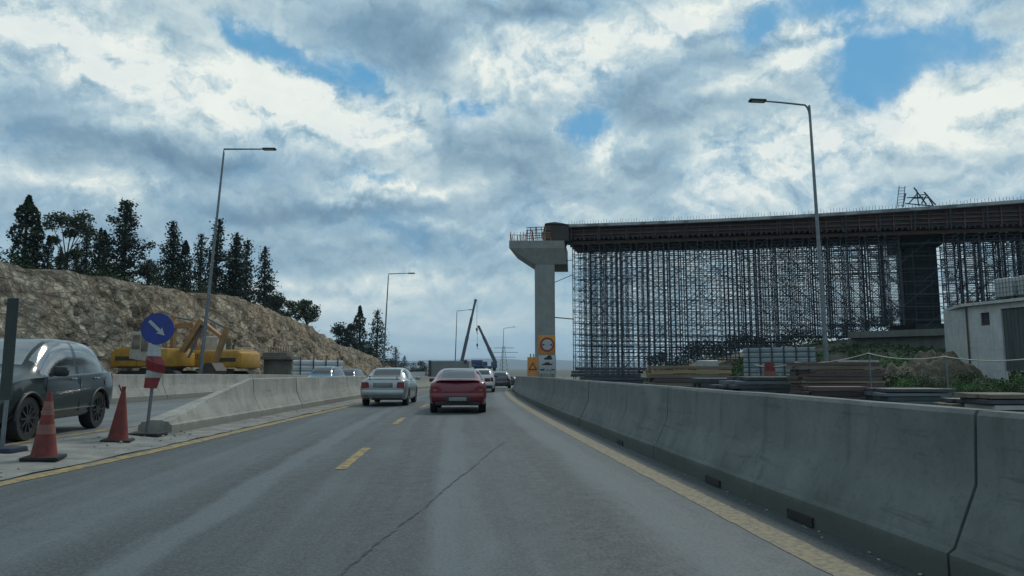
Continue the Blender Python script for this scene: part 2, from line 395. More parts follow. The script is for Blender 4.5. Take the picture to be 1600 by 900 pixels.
M_asph2 = asphalt('asphalt_opposite', (.095, .107, .110), [(-9.5, .4, .2), (-11, .4, .2)])
M_dust = mat('dusty_median', (.25, .245, .22), (.13, .135, .13), .95, scale=2.2, bump=.5, bscale=14, detail=9)

def terr(x, y):
    z = zr(y)
    z += 4.4 * sstep(30, 58, y) * sstep(4, 32, x) * (1 - sstep(90, 200, y))
    z += .42 * sstep(-15.6, -17.2, x) * (1 - sstep(70, 90, y))
    z += 4.3 * sstep(150, 178, y) * (1 - sstep(240, 300, y)) * sstep(-3, -7, x) * sstep(-90, -50, x)
    if x > XR(y) + 1.5 and y < 120: z += .10 * fbm(x * .35, y * .35, 3) + .04 * fbm(x * 1.3, y * 1.3)
    if x < -6.5 and y < 70: z += .10 * sstep(-6.8, -7.6, x)
    return z
def soil_mat(name, stops, sc=.5, bump=.8):
    m_ = bpy.data.materials.new(name); m_.use_nodes = True; T = NT(m_.node_tree); T.n.clear()
    out = T.node('ShaderNodeOutputMaterial'); b = T.node('ShaderNodeBsdfPrincipled'); T.l.new(b.outputs[0], out.inputs[0]); b.inputs['Roughness'].default_value = .95
    g = T.node('ShaderNodeNewGeometry'); n = T.noise(g.outputs['Position'], sc, 10, .66); n2 = T.noise(g.outputs['Position'], sc * 14, 5, .6)
    T.l.new(T.ramp(T.m('ADD', T.m('MULTIPLY', n.outputs['Fac'], .75), T.m('MULTIPLY', n2.outputs['Fac'], .25)), stops), b.inputs['Base Color'])
    bn = T.node('ShaderNodeBump'); bn.inputs['Strength'].default_value = bump; bn.inputs['Distance'].default_value = .08
    T.l.new(n2.outputs['Fac'], bn.inputs['Height']); T.l.new(bn.outputs[0], b.inputs['Normal']); MATS[name] = m_; return m_
M_soil = soil_mat('yard_soil', [(.36, (.030, .042, .024)), (.48, (.065, .065, .045)), (.58, (.12, .105, .078)), (.68, (.17, .155, .125))])

def build_ground():
    xs = [-6000, -2500, -900, -400, -200, -120, -80, -60, -50] + [-44 + 2 * i for i in range(22)] + [.5 * i for i in range(0, 130)] + [66, 70, 80, 100, 140, 200, 350, 800, 2500, 6000]
    ys = [-300, -80, -30, -12] + [-10 + 1.0 * i for i in range(0, 110)] + [104, 110, 118, 126, 136, 150, 165, 180, 200, 230, 260, 320, 450, 700, 1200, 2500, 6000, 9000]
    mb = MB(); n = len(xs)
    for y in ys:
        for x in xs:
            z = terr(x, y)
            if XL(y) - 9.5 < x < XR(y) + 1.2: z = min(z, zr(y)) - .06
            else: z -= .02
            mb.v.append((x, y, z))
    for i in range(len(ys) - 1):
        for k in range(n - 1): mb.f.append((i * n + k, i * n + k + 1, (i + 1) * n + k + 1, (i + 1) * n + k)); mb.mi.append(0)
    struct(mb.build('ground', M_soil, smooth=60, fix=False))
build_ground()

struct(strip('road', lambda y: XL(y) - .75, lambda y: XR(y) + .75, 0.0, M_asph, nx=6, uv=True))
struct(strip('opposite_road', lambda y: XL(y) - 9.0, lambda y: XL(y) - 1.9, 0.104, M_asph2, nx=4, uv=True))
struct(strip('median_strip', lambda y: XL(y) - 2.02, lambda y: XL(y) - .22, lambda x, y: .012 + .098 * sstep(0, 1, (XL(y) - .22 - x) / 1.8) + .012 * fbm(x * 3, y * 1.2), M_dust, nx=10, ys=[-12 + .5 * i for i in range(280)], jit=.05, seed=5))
YD = [-12 + .5 * i for i in range(280)] + [128 + 5 * i for i in range(50)]
struct(strip('left_edge_line', lambda y: XL(y) - .15, lambda y: XL(y) + .10, .006, M_yellow, ys=YD, jit=.012, seed=1))
struct(strip('right_edge_line', lambda y: XR(y) - .15, lambda y: XR(y) + .11, .004, M_yellow2, ys=[-12 + .16 * i for i in range(850)] + [124.5 + 5 * i for i in range(50)], jit=.009, seed=2))
struct(strip('opposite_edge_line', lambda y: XL(y) - 2.42, lambda y: XL(y) - 2.24, .110, M_yellow, ys=[-12 + .5 * i for i in range(70)], jit=.012, seed=3))
KD = [(4, -1.9), (10.8, -2.33), (18.8, -2.92), (27, -3.25), (36, -3.45), (60, -3.5)]
def XD(y):
    for i in range(len(KD) - 1):
        if y <= KD[i + 1][0]: break
    (a, p), (b, q) = KD[i], KD[i + 1]
    return p + (q - p) * (y - a) / (b - a) if y < 60 else XR(y) - 3.2
for k, y0 in enumerate((9.35, 17.0, 25.0, 33.2, 41.5, 50, 58.5)):
    struct(strip('lane_dash', lambda y: XD(y) - .075, lambda y: XD(y) + .075, .006, M_yellow, ys=[y0 + .28 * i for i in range(10)], jit=.008, seed=20 + k))
# tarred joint between the two paving lanes
M_tar = mat('tar_joint', (.026, .031, .033), (.062, .074, .078), .8, scale=7, lo=.40, hi=.54)
def seam_x(y): return -1.07 + (y - 4.75) * .113 + .012 * math.sin(y * 2.1) + .02 * fbm(y * 1.7, 4.0)
struct(strip('paving_joint', lambda y: seam_x(y) - .008, lambda y: seam_x(y) + .008, .005, M_tar, ys=[4 + .05 * i for i in range(180)], jit=.011, seed=8))

# ------------------------------------------------------------------ concrete barriers
PROF = [(0, 0), (0, .19), (.045, .22), (.17, .50), (.215, .60), (.245, 1.02), (.265, 1.05)]   # offset from the toe towards the middle, height
def barrier_seg(fx, y0, y1, side, material, name, label, group, hscale=1.0, slots=(), crack=False, zoff=0.0):
    """fx: toe line; side +1: body lies at greater x"""
    W = .66
    ring = [(o, h * hscale) for o, h in PROF] + [(W - o, h * hscale) for o, h in reversed(PROF)]
    n = len(ring); ns = max(2, int((y1 - y0) / .5)); mb = MB(); r = random.Random(int(y0 * 13) + 5 * side)
    dx0, dz1 = r.uniform(-.012, .012), r.uniform(-.008, .008)
    for i in range(ns + 1):
        y = y0 + (y1 - y0) * i / ns
        sl = (fx(y + .3) - fx(y - .3)) / .6; L = math.hypot(1, sl); nx_, ny_ = side / L, -side * sl / L
        for (o, h) in ring:
            w = .006 * fbm(y * 2.3, h * 3, o * 5)
            mb.v.append((fx(y) + dx0 + nx_ * (o + w), y + ny_ * (o + w), zr(y) + zoff + h + (dz1 if h > .3 else 0) + (.006 * fbm(y * 3, o * 4, 7) if h > .9 else 0)))
    for i in range(ns):
        for k in range(n): mb.f.append((i * n + k, i * n + (k + 1) % n, (i + 1) * n + (k + 1) % n, (i + 1) * n + k)); mb.mi.append(0)
    mb.f += [tuple(range(n)), tuple(ns * n + k for k in reversed(range(n)))]; mb.mi += [0, 0]
    yc = (y0 + y1) / 2
    o = mb.build(name, material, smooth=28, origin=(fx(yc) + side * W / 2, yc, zr(yc) + zoff))
    tag(o, label, 'barrier', group)
    for ys_ in slots:
        b = MB(); sl = (fx(ys_ + .3) - fx(ys_ - .3)) / .6
        rot = Matrix.Rotation(-math.atan(sl), 3, 'Z')
        b.box((fx(ys_) + side * .030, ys_, zr(ys_) + .045), (.08, .42, .075), rot=rot)
        s_ = b.build('drain_opening', M_blk, parent=o); s_.location = -o.location
    return o
toeR = lambda y: XR(y) + .42
y = -1.6; k = 0
while y < 118:
    L = 6.0; y1 = y + L
    if k == 0: lab = 'nearest grey block of the right-hand barrier, before the wide black open joint'
    elif k == 1: lab = 'stained grey barrier block with dark drain slots along its toe, second from the camera'
    else: lab = ('%s grey concrete block from the camera in the curved barrier on the right' % (ORD[k] if k < 20 else 'last'))
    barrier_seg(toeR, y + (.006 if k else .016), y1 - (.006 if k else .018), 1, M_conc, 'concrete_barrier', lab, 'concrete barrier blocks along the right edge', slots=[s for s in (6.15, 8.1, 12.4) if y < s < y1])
    y = y1; k += 1
toeL = lambda y: XL(y) - .95
# sloped end block of the median barrier
def terminal():
    mb = MB(); y0, y1, W = 14.0, 19.2, .66; ns = 14; n = None
    for i in range(ns + 1):
        t = i / ns; yy = y0 + (y1 - y0) * t; H = .29 + (1.05 - .29) * t
        ring = [(0, 0), (0, min(.19, H)), (.045, .22 if H > .23 else H - .005)]
        lim = H
        ring += [(.045 + .125 * min(1, max(0, (min(.50, H - .03) - .22) / .28)), max(.225, min(.50, H - .03)))]
        ring += [(.17 + .045 * min(1, max(0, (H - .52) / .1)), max(.23, min(.60, H - .02))), (.18 + .085 * t, H)]
        ring = [(0, 0), ring[1], ring[2], ring[3], ring[4], ring[5]]
        full = ring + [(W - o, h) for o, h in reversed(ring)]; n = len(full)
        for o, h in full: mb.v.append((toeL(yy) - o, yy, zr(yy) + .02 + h))
    for i in range(ns):
        for k in range(n): mb.f.append((i * n + k, i * n + (k + 1) % n, (i + 1) * n + (k + 1) % n, (i + 1) * n + k)); mb.mi.append(0)
    mb.f += [tuple(range(n)), tuple(ns * n + k for k in reversed(range(n)))]; mb.mi += [0, 0]
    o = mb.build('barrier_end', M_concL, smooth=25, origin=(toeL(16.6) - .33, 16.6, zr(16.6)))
    tag(o, 'sloped pale concrete end block of the median barrier beside the leaning blue arrow sign', 'barrier')
terminal()
y = 19.23; k = 0
while y < 100:
    y1 = y + 4.0
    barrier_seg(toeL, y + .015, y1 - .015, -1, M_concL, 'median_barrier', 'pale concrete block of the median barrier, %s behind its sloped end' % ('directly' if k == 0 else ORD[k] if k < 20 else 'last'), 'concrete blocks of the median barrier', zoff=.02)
    y = y1; k += 1
toeO = lambda y: XL(y) - 8.5
y = 12.0; k = 0
while y < 84:
    y1 = y + 6.0
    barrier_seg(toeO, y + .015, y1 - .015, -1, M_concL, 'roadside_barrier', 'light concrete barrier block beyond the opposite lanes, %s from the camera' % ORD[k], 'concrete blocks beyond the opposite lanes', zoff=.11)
    y = y1; k += 1

# ------------------------------------------------------------------ far ridge
def ridge():
    mb = MB(); r = random.Random(3); N = 90
    prof = [(-3200, 30), (-1500, 45), (-700, 62), (-300, 70), (0, 74), (250, 66), (600, 52), (1400, 40), (3200, 25)]
    def hgt(x):
        for i in range(len(prof) - 1):
            if x <= prof[i + 1][0]: break
        (a, p), (b, q) = prof[i], prof[i + 1]
        return p + (q - p) * sstep(0, 1, (x - a) / (b - a)) + 7 * fbm(x * .004, 2.0)
    for j, (dy, s) in enumerate(((-500, 0), (-250, .45), (0, 1), (400, .6), (900, 0))):
        for i in range(N + 1):
            x = -3200 + 6400 * i / N; mb.v.append((x, 5000 + dy, -9 + hgt(x) * s * (1 + .12 * fbm(x * .006, j * 3.1))))
    for j in range(4):
        for i in range(N): mb.f.append((j * (N + 1) + i, j * (N + 1) + i + 1, (j + 1) * (N + 1) + i + 1, (j + 1) * (N + 1) + i)); mb.mi.append(0)
    struct(mb.build('far_mountains', soil_mat('mountain_scrub', [(.3, (.05, .07, .05)), (.7, (.10, .11, .08))], .01, .2), smooth=60, fix=False))
ridge()

# ------------------------------------------------------------------ rock cutting on the left
def ridge_pts():
    # top edge of the cut, followed along the road: (distance, height) read where a face about 26 m to the left meets the skyline
    out = []
    for px, py in ((-260, 352), (-120, 385), (0, 411), (100, 424), (200, 441), (280, 452), (365, 466), (420, 484), (480, 511), (520, 530), (560, 549), (600, 566), (622, 577)):
        Y = 30.0
        for _ in range(30): Y = (-26.5 - 2.0) / ((px - 800) / F_PX) if False else 26.5 * F_PX / (800 - px)
        out.append((Y, at(px, py, Y).z))
    return out
RP = ridge_pts()
def top_z(y):
    if y <= RP[0][0]: return RP[0][1]
    for i in range(len(RP) - 1):
        if y <= RP[i + 1][0]:
            t = (y - RP[i][0]) / (RP[i + 1][0] - RP[i][0]); return RP[i][1] + (RP[i + 1][1] - RP[i][1]) * t
    return max(RP[-1][1] - (y - RP[-1][0]) * .05, zr(y) - .5)
def foot_x(y): return -22.6 - 1.2 * fbm(y * .05, 9.0)
M_rock = None
def rock_mat():
    m_ = bpy.data.materials.new('cut_rock'); m_.use_nodes = True; T = NT(m_.node_tree); T.n.clear()
    out = T.node('ShaderNodeOutputMaterial'); b = T.node('ShaderNodeBsdfPrincipled'); T.l.new(b.outputs[0], out.inputs[0]); b.inputs['Roughness'].default_value = .95
    g = T.node('ShaderNodeNewGeometry'); P = g.outputs['Position']; sp = T.node('ShaderNodeSeparateXYZ'); T.l.new(P, sp.inputs[0])
    big = T.noise(P, .13, 6, .6, .5); mid = T.noise(T.v('MULTIPLY', P, (1, .8, .45)), .85, 10, .7, .6); fine = T.noise(P, 6, 6, .65)
    grey = T.ramp(mid.outputs['Fac'], [(.36, (.060, .055, .042)), (.47, (.150, .135, .102)), (.55, (.225, .205, .158)), (.66, (.46, .43, .355))])
    tan = T.ramp(mid.outputs['Fac'], [(.36, (.11, .078, .047)), (.47, (.25, .178, .106)), (.55, (.33, .25, .155)), (.66, (.50, .41, .29))])
    f = T.m('ADD', T.smooth(sp.outputs[1], 38, 58, .15, .80), T.m('MULTIPLY', T.m('SUBTRACT', big.outputs['Fac'], .5), 2.6), clamp=True)
    c = T.mix(f, grey, tan)
    gr = T.noise(P, .5, 7, .66)
    c = T.mix(T.smooth(gr.outputs['Fac'], .55, .66, 0, .5), c, (.062, .072, .032))
    c = T.mix(T.smooth(fine.outputs['Fac'], .52, .75, 0, .5), c, (.06, .055, .045))
    c = T.mix(T.smooth(fine.outputs['Fac'], .28, .40, .35, 0), c, (.50, .48, .42))
    Pw = T.v('ADD', T.v('MULTIPLY', P, (1, .75, 1.25)), T.v('SCALE', mid.outputs['Color'], scale=.9))
    def cracks(sc, w):
        vo = T.node('ShaderNodeTexVoronoi', feature='DISTANCE_TO_EDGE'); vo.inputs['Scale'].default_value = sc; T.l.new(Pw, vo.inputs['Vector']); return T.smooth(vo.outputs['Distance'], 0.0, w)
    k1, k2 = cracks(.75, .10), cracks(2.1, .12)
    blk = T.node('ShaderNodeTexVoronoi'); blk.inputs['Scale'].default_value = 2.1; T.l.new(Pw, blk.inputs['Vector'])
    sep = T.node('ShaderNodeSeparateXYZ'); T.l.new(blk.outputs['Color'], sep.inputs[0])
    c = T.mix(T.m('MULTIPLY', T.m('SUBTRACT', 1.0, k1), .42), c, (.045, .036, .026)); c = T.mix(T.m('MULTIPLY', T.m('SUBTRACT', 1.0, k2), .22), c, (.060, .048, .034))
    c = T.mix(T.smooth(sep.outputs[0], .70, .98, 0, .35), c, (.46, .41, .32))
    T.l.new(c, b.inputs['Base Color'])
    bn = T.node('ShaderNodeBump'); bn.inputs['Strength'].default_value = .9; bn.inputs['Distance'].default_value = .16
    T.l.new(T.m('ADD', T.m('ADD', mid.outputs['Fac'], T.m('MULTIPLY', fine.outputs['Fac'], .35)), T.m('ADD', T.m('MULTIPLY', k1, .8), T.m('ADD', T.m('MULTIPLY', k2, .5), T.m('MULTIPLY', sep.outputs[1], .45)))), bn.inputs['Height']); T.l.new(bn.outputs[0], b.inputs['Normal'])
    return m_
def hill():
    ys = [8 + .3 * i for i in range(280)] + [92.6 + .9 * i for i in range(126)]
    nf, npl = 48, 14; n = nf + npl + 1; mb = MB()
    for y in ys:
        tz = top_z(y) + .28 * fbm(y * .35, 1.7); fx = foot_x(y); fz = zr(y) - .3; H = max(tz - fz, .2)
        setb = 3.9 * min(1, H / 7)
        for k in range(nf + 1):
            t = k / nf
            x = fx - setb * t; z = fz + H * t
            amp = .75 * min(1, H / 4) * math.sin(math.pi * min(1, t * 1.02)) ** .5 if t < 1 else 0
            led = abs(fbm(y * .55 + z * .25, z * .9 - y * .18, 5)); chip = mnoise.cell(Vector((y * 1.1 + .5 * fbm(y, z, 2), z * 1.5 + .6 * fbm(z, y, 4), 3.3)))
            d = amp * (fbm(y * .28, z * .3, 1) * 1.0 + .42 * led + .26 * fbm(y * 1.9, z * 1.7, 8) + .13 * (chip - .5) + .14 * fbm(y * 5.1, z * 4.3, 11))
            if 46 < y < 51.5 and t > .52: d += .16 * (1 if int(y / .6) % 2 else -1) * min(1, (t - .52) * 6) * (1 if t < .93 else 0)   # excavator tooth grooves
            mb.v.append((x + d, y, z))
        for k in range(1, npl + 1):
            t = k / npl; x = fx - setb - (t ** 1.6) * 140
            mb.v.append((x, y, tz + .25 * fbm(x * .2, y * .2) * min(1, k / 3) + .25 * min(k, 4) * 0.2 - 12 * t ** 3))
    for i in range(len(ys) - 1):
        for k in range(n - 1): mb.f.append((i * n + k, (i + 1) * n + k, (i + 1) * n + k + 1, i * n + k + 1)); mb.mi.append(1 if k >= nf + 1 else 0)
    o = mb.build('hillside', [rock_mat(), soil_mat('dry_hilltop', [(.36, (.045, .05, .028)), (.55, (.10, .09, .055)), (.68, (.18, .155, .10))], .6)], smooth=50, fix=False)
    struct(o)
hill()

# ------------------------------------------------------------------ trees
def leaf_mat(name, a, b_, c):
    m_ = bpy.data.materials.new(name); m_.use_nodes = True; T = NT(m_.node_tree); T.n.clear()
    out = T.node('ShaderNodeOutputMaterial'); b = T.node('ShaderNodeBsdfPrincipled'); b.inputs['Roughness'].default_value = .75; b.inputs['Specular IOR Level'].default_value = .25
    tr = T.node('ShaderNodeBsdfTranslucent'); mx = T.node('ShaderNodeMixShader'); mx.inputs[0].default_value = .18
    g = T.node('ShaderNodeNewGeometry'); n = T.noise(g.outputs['Position'], 1.4, 4, .6)
    k = T.m('ADD', T.m('MULTIPLY', n.outputs['Fac'], .7), T.m('MULTIPLY', g.outputs['Random Per Island'], .3))
    c_ = T.ramp(k, [(.3, a), (.52, b_), (.72, c)]); T.l.new(c_, b.inputs['Base Color']); T.l.new(c_, tr.inputs[0])
    T.l.new(b.outputs[0], mx.inputs[1]); T.l.new(tr.outputs[0], mx.inputs[2]); T.l.new(mx.outputs[0], out.inputs[0]); MATS[name] = m_; return m_
L_dark = leaf_mat('cypress_needles', (.012, .022, .017), (.024, .040, .028), (.042, .060, .036))
L_pine = leaf_mat('pine_needles', (.030, .048, .030), (.058, .082, .048), (.088, .112, .062))
L_bush = leaf_mat('shrub_leaves', (.018, .034, .018), (.036, .062, .028), (.070, .105, .042))
L_green = leaf_mat('fresh_leaves', (.030, .075, .025), (.060, .14, .045), (.11, .21, .07))
M_bark = mat('bark', (.075, .058, .045), (.035, .028, .024), .9, scale=6, stretch=(1, 1, .2), bump=.6)

def leaf(mb, p, s, r):
    d = Vector((r.gauss(0, 1), r.gauss(0, 1), r.gauss(0, .8))).normalized(); e = d.cross(Vector((r.gauss(0, 1), r.gauss(0, 1), r.gauss(0, 1)))).normalized()
    a, b = d * s, e * s * .5
    mb.add([p - a * .6, p + b, p + a, p - b], [(0, 1, 2, 3)])
def conifer(name, label, loc, H, W, seed, style='fir', lm=None, group='dark trees on top of the rock cut', n=2200):
    r = random.Random(seed); root = thing(name, label, 'tree', loc, 0, group)
    tk = MB(); lean = (r.uniform(-.03, .03) * H, r.uniform(-.03, .03) * H)
    P = lambda t: Vector((lean[0] * t * t, lean[1] * t * t, H * t))
    tk.tube([P(t / 8) - Vector((0, 0, .4 if t == 0 else 0)) for t in range(9)], [.028 * H * (1 - t / 8.6) + .012 for t in range(9)], 7)
    cr = MB()
    if style == 'column':
        for i in range(n):
            t = .03 + .97 * r.random() ** .85
            w = W / 2 * (min(1, (t / .25) ** .6) * (1 - max(0, (t - .55) / .47) ** 1.6)) * (.85 + .22 * math.sin(t * 23 + seed) + .1 * r.random())
            a = r.random() * 6.283; q = w * r.random() ** .35
            p = P(t) + Vector((q * math.cos(a), q * math.sin(a), 0))
            leaf(cr, p, H * r.uniform(.018, .034), r)
    else:
        z0 = .03 if style == 'fir' else .07; nb = 46 if style == 'fir' else 30
        for i in range(nb):
            t = z0 + (1 - z0) * (i + r.random() * .8) / nb
            prof = (1 - t) ** .85 * (1.0 if t > .2 else .8 + t) * (.80 + .32 * abs(math.sin(t * 15 + seed))) if style == 'fir' else (1 - t) ** .62 * (.85 + .25 * math.sin(t * 11 + seed))
            Lb = W / 2 * prof * r.uniform(.55, 1.18) + .03 * H * (1 - t)
            if style == 'ragged' and r.random() < .22: Lb *= 1.35
            a = i * 2.4 + r.uniform(-.5, .5); up = r.uniform(-.1, .35) if style == 'fir' else r.uniform(.25, .75)
            base = P(t); tip = base + Vector((Lb * math.cos(a), Lb * math.sin(a), Lb * up))
            tk.tube([base, (base + tip) / 2 + Vector((0, 0, -.03 * Lb)), tip], [.006 * H * (1.1 - t), .004 * H * (1.1 - t), .002 * H], 4)
            m_ = max(10, int(n / nb * 2.9 * (Lb / (W / 2) + .12)))
            for j in range(m_):
                s = .08 + .95 * r.random() ** .8; sp = (.045 * H + .20 * Lb * (1 - s * .6)) * .62
                p = base.lerp(tip, s) + Vector((r.gauss(0, sp), r.gauss(0, sp), r.gauss(0, sp * .62)))
                leaf(cr, p, H * r.uniform(.012, .027), r)
        for j in range(40): leaf(cr, P(.93 + .07 * r.random()) + Vector((r.gauss(0, .006 * H), r.gauss(0, .006 * H), 0)), H * .022, r)
    tk.build('trunk', M_bark, root, smooth=60); cr.build('crown', lm or L_dark, root, fix=False)
    return root
def broadleaf(name, label, loc, H, W, seed, lm, group=None, n=3200, trunk=.3, cat='tree', nb=15, flat=1.0, blobs=None):
    r = random.Random(seed); root = thing(name, label, cat, loc, 0, group)
    tk = MB(); cr = MB(); top = Vector((r.uniform(-.06, .06) * W, 0, H * max(trunk, .12)))
    tk.tube([(0, 0, -.4), top * .55, top], [.035 * H, .028 * H, .024 * H], 7)
    for i in range(nb):
        if blobs: bx, by, bz, br = blobs[i % len(blobs)]; c = Vector((bx * W, by * W, bz * H)); rad = br * W
        else:
            a = i * 2.4 + r.random(); t = r.random()
            q = W * .36 * math.sqrt(r.random()); c = Vector((q * math.cos(a), q * math.sin(a), H * (trunk + (1 - trunk) * (.06 + .80 * t * (1 - .45 * q / (W * .36))))))
            rad = W * r.uniform(.13, .24)
        tk.tube([top * r.uniform(.6, 1), (top + c) / 2 + Vector((0, 0, -.04 * H)), c], [.011 * H, .007 * H, .003 * H], 5)
        for j in range(n // nb):
            d = Vector((r.gauss(0, 1), r.gauss(0, 1), r.gauss(0, 1))).normalized() * rad * (r.random() ** .4) * (1 + .3 * r.gauss(0, .5))
            d.z *= .72 * flat; leaf(cr, c + d, max(W, H) * r.uniform(.016, .034), r)
    tk.build('trunk' if cat == 'tree' else 'stems', M_bark, root, smooth=60); cr.build('crown' if cat == 'tree' else 'leaves', lm, root, fix=False)
    return root
def hill_at(px, back):
    """stand a tree `back` metres behind the top edge of the cut, on the sight line through px"""
    Y = 26.5 * F_PX / (800 - px)
    for _ in range(20): Y = (26.5 + back) * F_PX / (800 - px)
    return Vector(((px - 800) / F_PX * Y, Y, top_z(Y) - .15))
TREES = [  # px, skyline py of the tip, width px, back, style, label
    (28, 305, 46, 3.0, 'column', 'tall dark columnar cypress, leftmost tree above the rock cut'),
    (49, 343, 24, 2.6, 'column', 'slim cypress close beside the tall leftmost cypress'),
    (67, 368, 17, 2.2, 'column', 'short pointed cypress under the leaning pine, on its left side'),
    (87, 385, 17, 2.4, 'fir', 'smallest young conifer below the leaning pine crown'),
    (112, 380, 20, 2.6, 'fir', 'small conifer just right of the leaning pine trunk'),
    (127, 364, 30, 3.0, 'ragged', 'dark ragged conifer between the leaning pine and the large bushy fir'),
    (146, 357, 24, 3.8, 'column', 'left one of two narrow spires beside the large bushy fir'),
    (155, 360, 22, 5.2, 'column', 'right one of two narrow spires half hidden by the large bushy fir'),
    (187, 316, 72, 3.2, 'ragged', 'large bushy dark fir with upswept branches, widest on the cut edge'),
    (265, 347, 48, 3.4, 'fir', 'dense dark conifer with a blunt tip right of the grey-green tree'),
    (284, 376, 24, 2.6, 'column', 'slim dark conifer pressed against the dense blunt-tipped one'),
    (309, 366, 40, 3.0, 'fir', 'tiered open fir just left of the tall street lamp'),
    (332, 343, 38, 4.2, 'ragged', 'thin-topped fir directly behind the tall street lamp'),
    (362, 364, 42, 3.0, 'fir', 'dark fir right of the tall street lamp, taller of its close pair'),
    (380, 376, 38, 3.8, 'fir', 'dark fir forming the shorter right half of a close pair'),
    (411, 386, 40, 3.0, 'fir', 'narrow pointed fir with a gap of sky on its left, by the dark bushes'),
]
for i, (px, py, w, back, st, lab) in enumerate(TREES):
    p = hill_at(px, back); s = F_PX / p.y; tipz = at(px, py, p.y).z
    conifer({'column': 'cypress_tree', 'fir': 'fir_tree', 'ragged': 'fir_tree'}[st], lab, p, tipz - p.z, w / s * (1.0 if st == 'column' else 1.12), 40 + i, st, n=2600 if w > 40 else 1500)
BR = [
    (98, 334, 88, 2.8, L_pine, 'leaning umbrella pine with two flat pale green crown clumps and bare limbs', .42, [(-.34, 0, .86, .20), (-.18, 0, .93, .17), (.05, 0, .84, .20), (.22, 0, .93, .19), (.36, 0, .70, .17), (.26, 0, .78, .16), (-.28, 0, .60, .11), (.02, 0, .70, .12), (.12, 0, .40, .13), (-.10, 0, .30, .13)]),
    (228, 396, 44, 2.6, L_pine, 'small pale grey-green tree between the large bushy fir and the dense conifer', .25, None),
    (441, 440, 62, 2.6, L_bush, 'low dark bushy tree on the sloping edge right of the last pointed fir', .12, None),
    (424, 430, 40, 4.0, L_dark, 'dark rounded tree behind the last pointed fir and the low bushy tree', .15, None),
    (479, 452, 46, 2.2, L_bush, 'scraggly dark tree with open branches at the low end of the tree row', .28, None),
]
for i, (px, py, w, back, lm, lab, trk, bl) in enumerate(BR):
    p = hill_at(px, back); s = F_PX / p.y; H = at(px, py, p.y).z - p.z
    broadleaf('pine_tree' if lm is L_pine else 'bushy_tree', lab, p, H, w / s, 90 + i, lm, 'dark trees on top of the rock cut', trunk=trk, blobs=bl, nb=10 if bl else 16)
FARL = [  # px, tip py, base py, width, distance
    (540, 476, 560, 52, 128, 'broad', 'broad dark tree left of the thin cypress, behind the end of the rock cut'),
    (561, 478, 565, 20, 132, 'column', 'thin dark cypress between two broad trees behind the rock cut end'),
    (588, 484, 572, 50, 138, 'fir', 'dark triangular conifer directly behind the second street lamp'),
    (571, 520, 570, 40, 142, 'broad', 'low dark bush-like tree between the thin cypress and the triangular conifer'),
    (618, 543, 582, 34, 150, 'fir', 'small dark conifer at the very end of the rock cut above the silver sedan'),
    (631, 556, 586, 26, 155, 'fir', 'smallest dark conifer right of the silver sedan roof'),
    (655, 553, 590, 34, 170, 'broad', 'dark rounded tree left of the grey truck body'),
    (606, 556, 582, 40, 160, 'broad', 'low dark clump of a tree under the triangular conifer'),
]
for i, (px, py, pb, w, Y, st, lab) in enumerate(FARL):
    p = at(px, pb, Y); p.z -= .6; H = at(px, py, Y).z - p.z; W_ = w * Y / F_PX
    if st == 'broad': broadleaf('bushy_tree', lab, p, H, W_, 140 + i, L_dark, 'distant trees past the rock cut', trunk=.05, n=3000, nb=18)
    else: conifer('cypress_tree' if st == 'column' else 'fir_tree', lab, p, H, W_ * 1.1, 140 + i, st, group='distant trees past the rock cut', n=1500)

def undergrowth():
    """dark scrub filling the gaps between the trunks along the top of the cut"""
    r = random.Random(77); mb = MB()
    for i in range(260):
        px = r.uniform(-20, 505); back = r.uniform(1.6, 7); c = hill_at(px, back); h = r.uniform(.35, 1.5) * (1.5 if 430 < px < 505 or 100 < px < 180 else 1.0); w = r.uniform(.5, 1.2)
        for k in range(90):
            d = Vector((r.gauss(0, w * .5), r.gauss(0, w * .5), abs(r.gauss(0, h * .5)))); leaf(mb, c + d, r.uniform(.07, .15), r)
    struct(mb.build('undergrowth', L_bush, fix=False), 'dark scrub between the trees on top of the rock cut', 'stuff')
undergrowth()

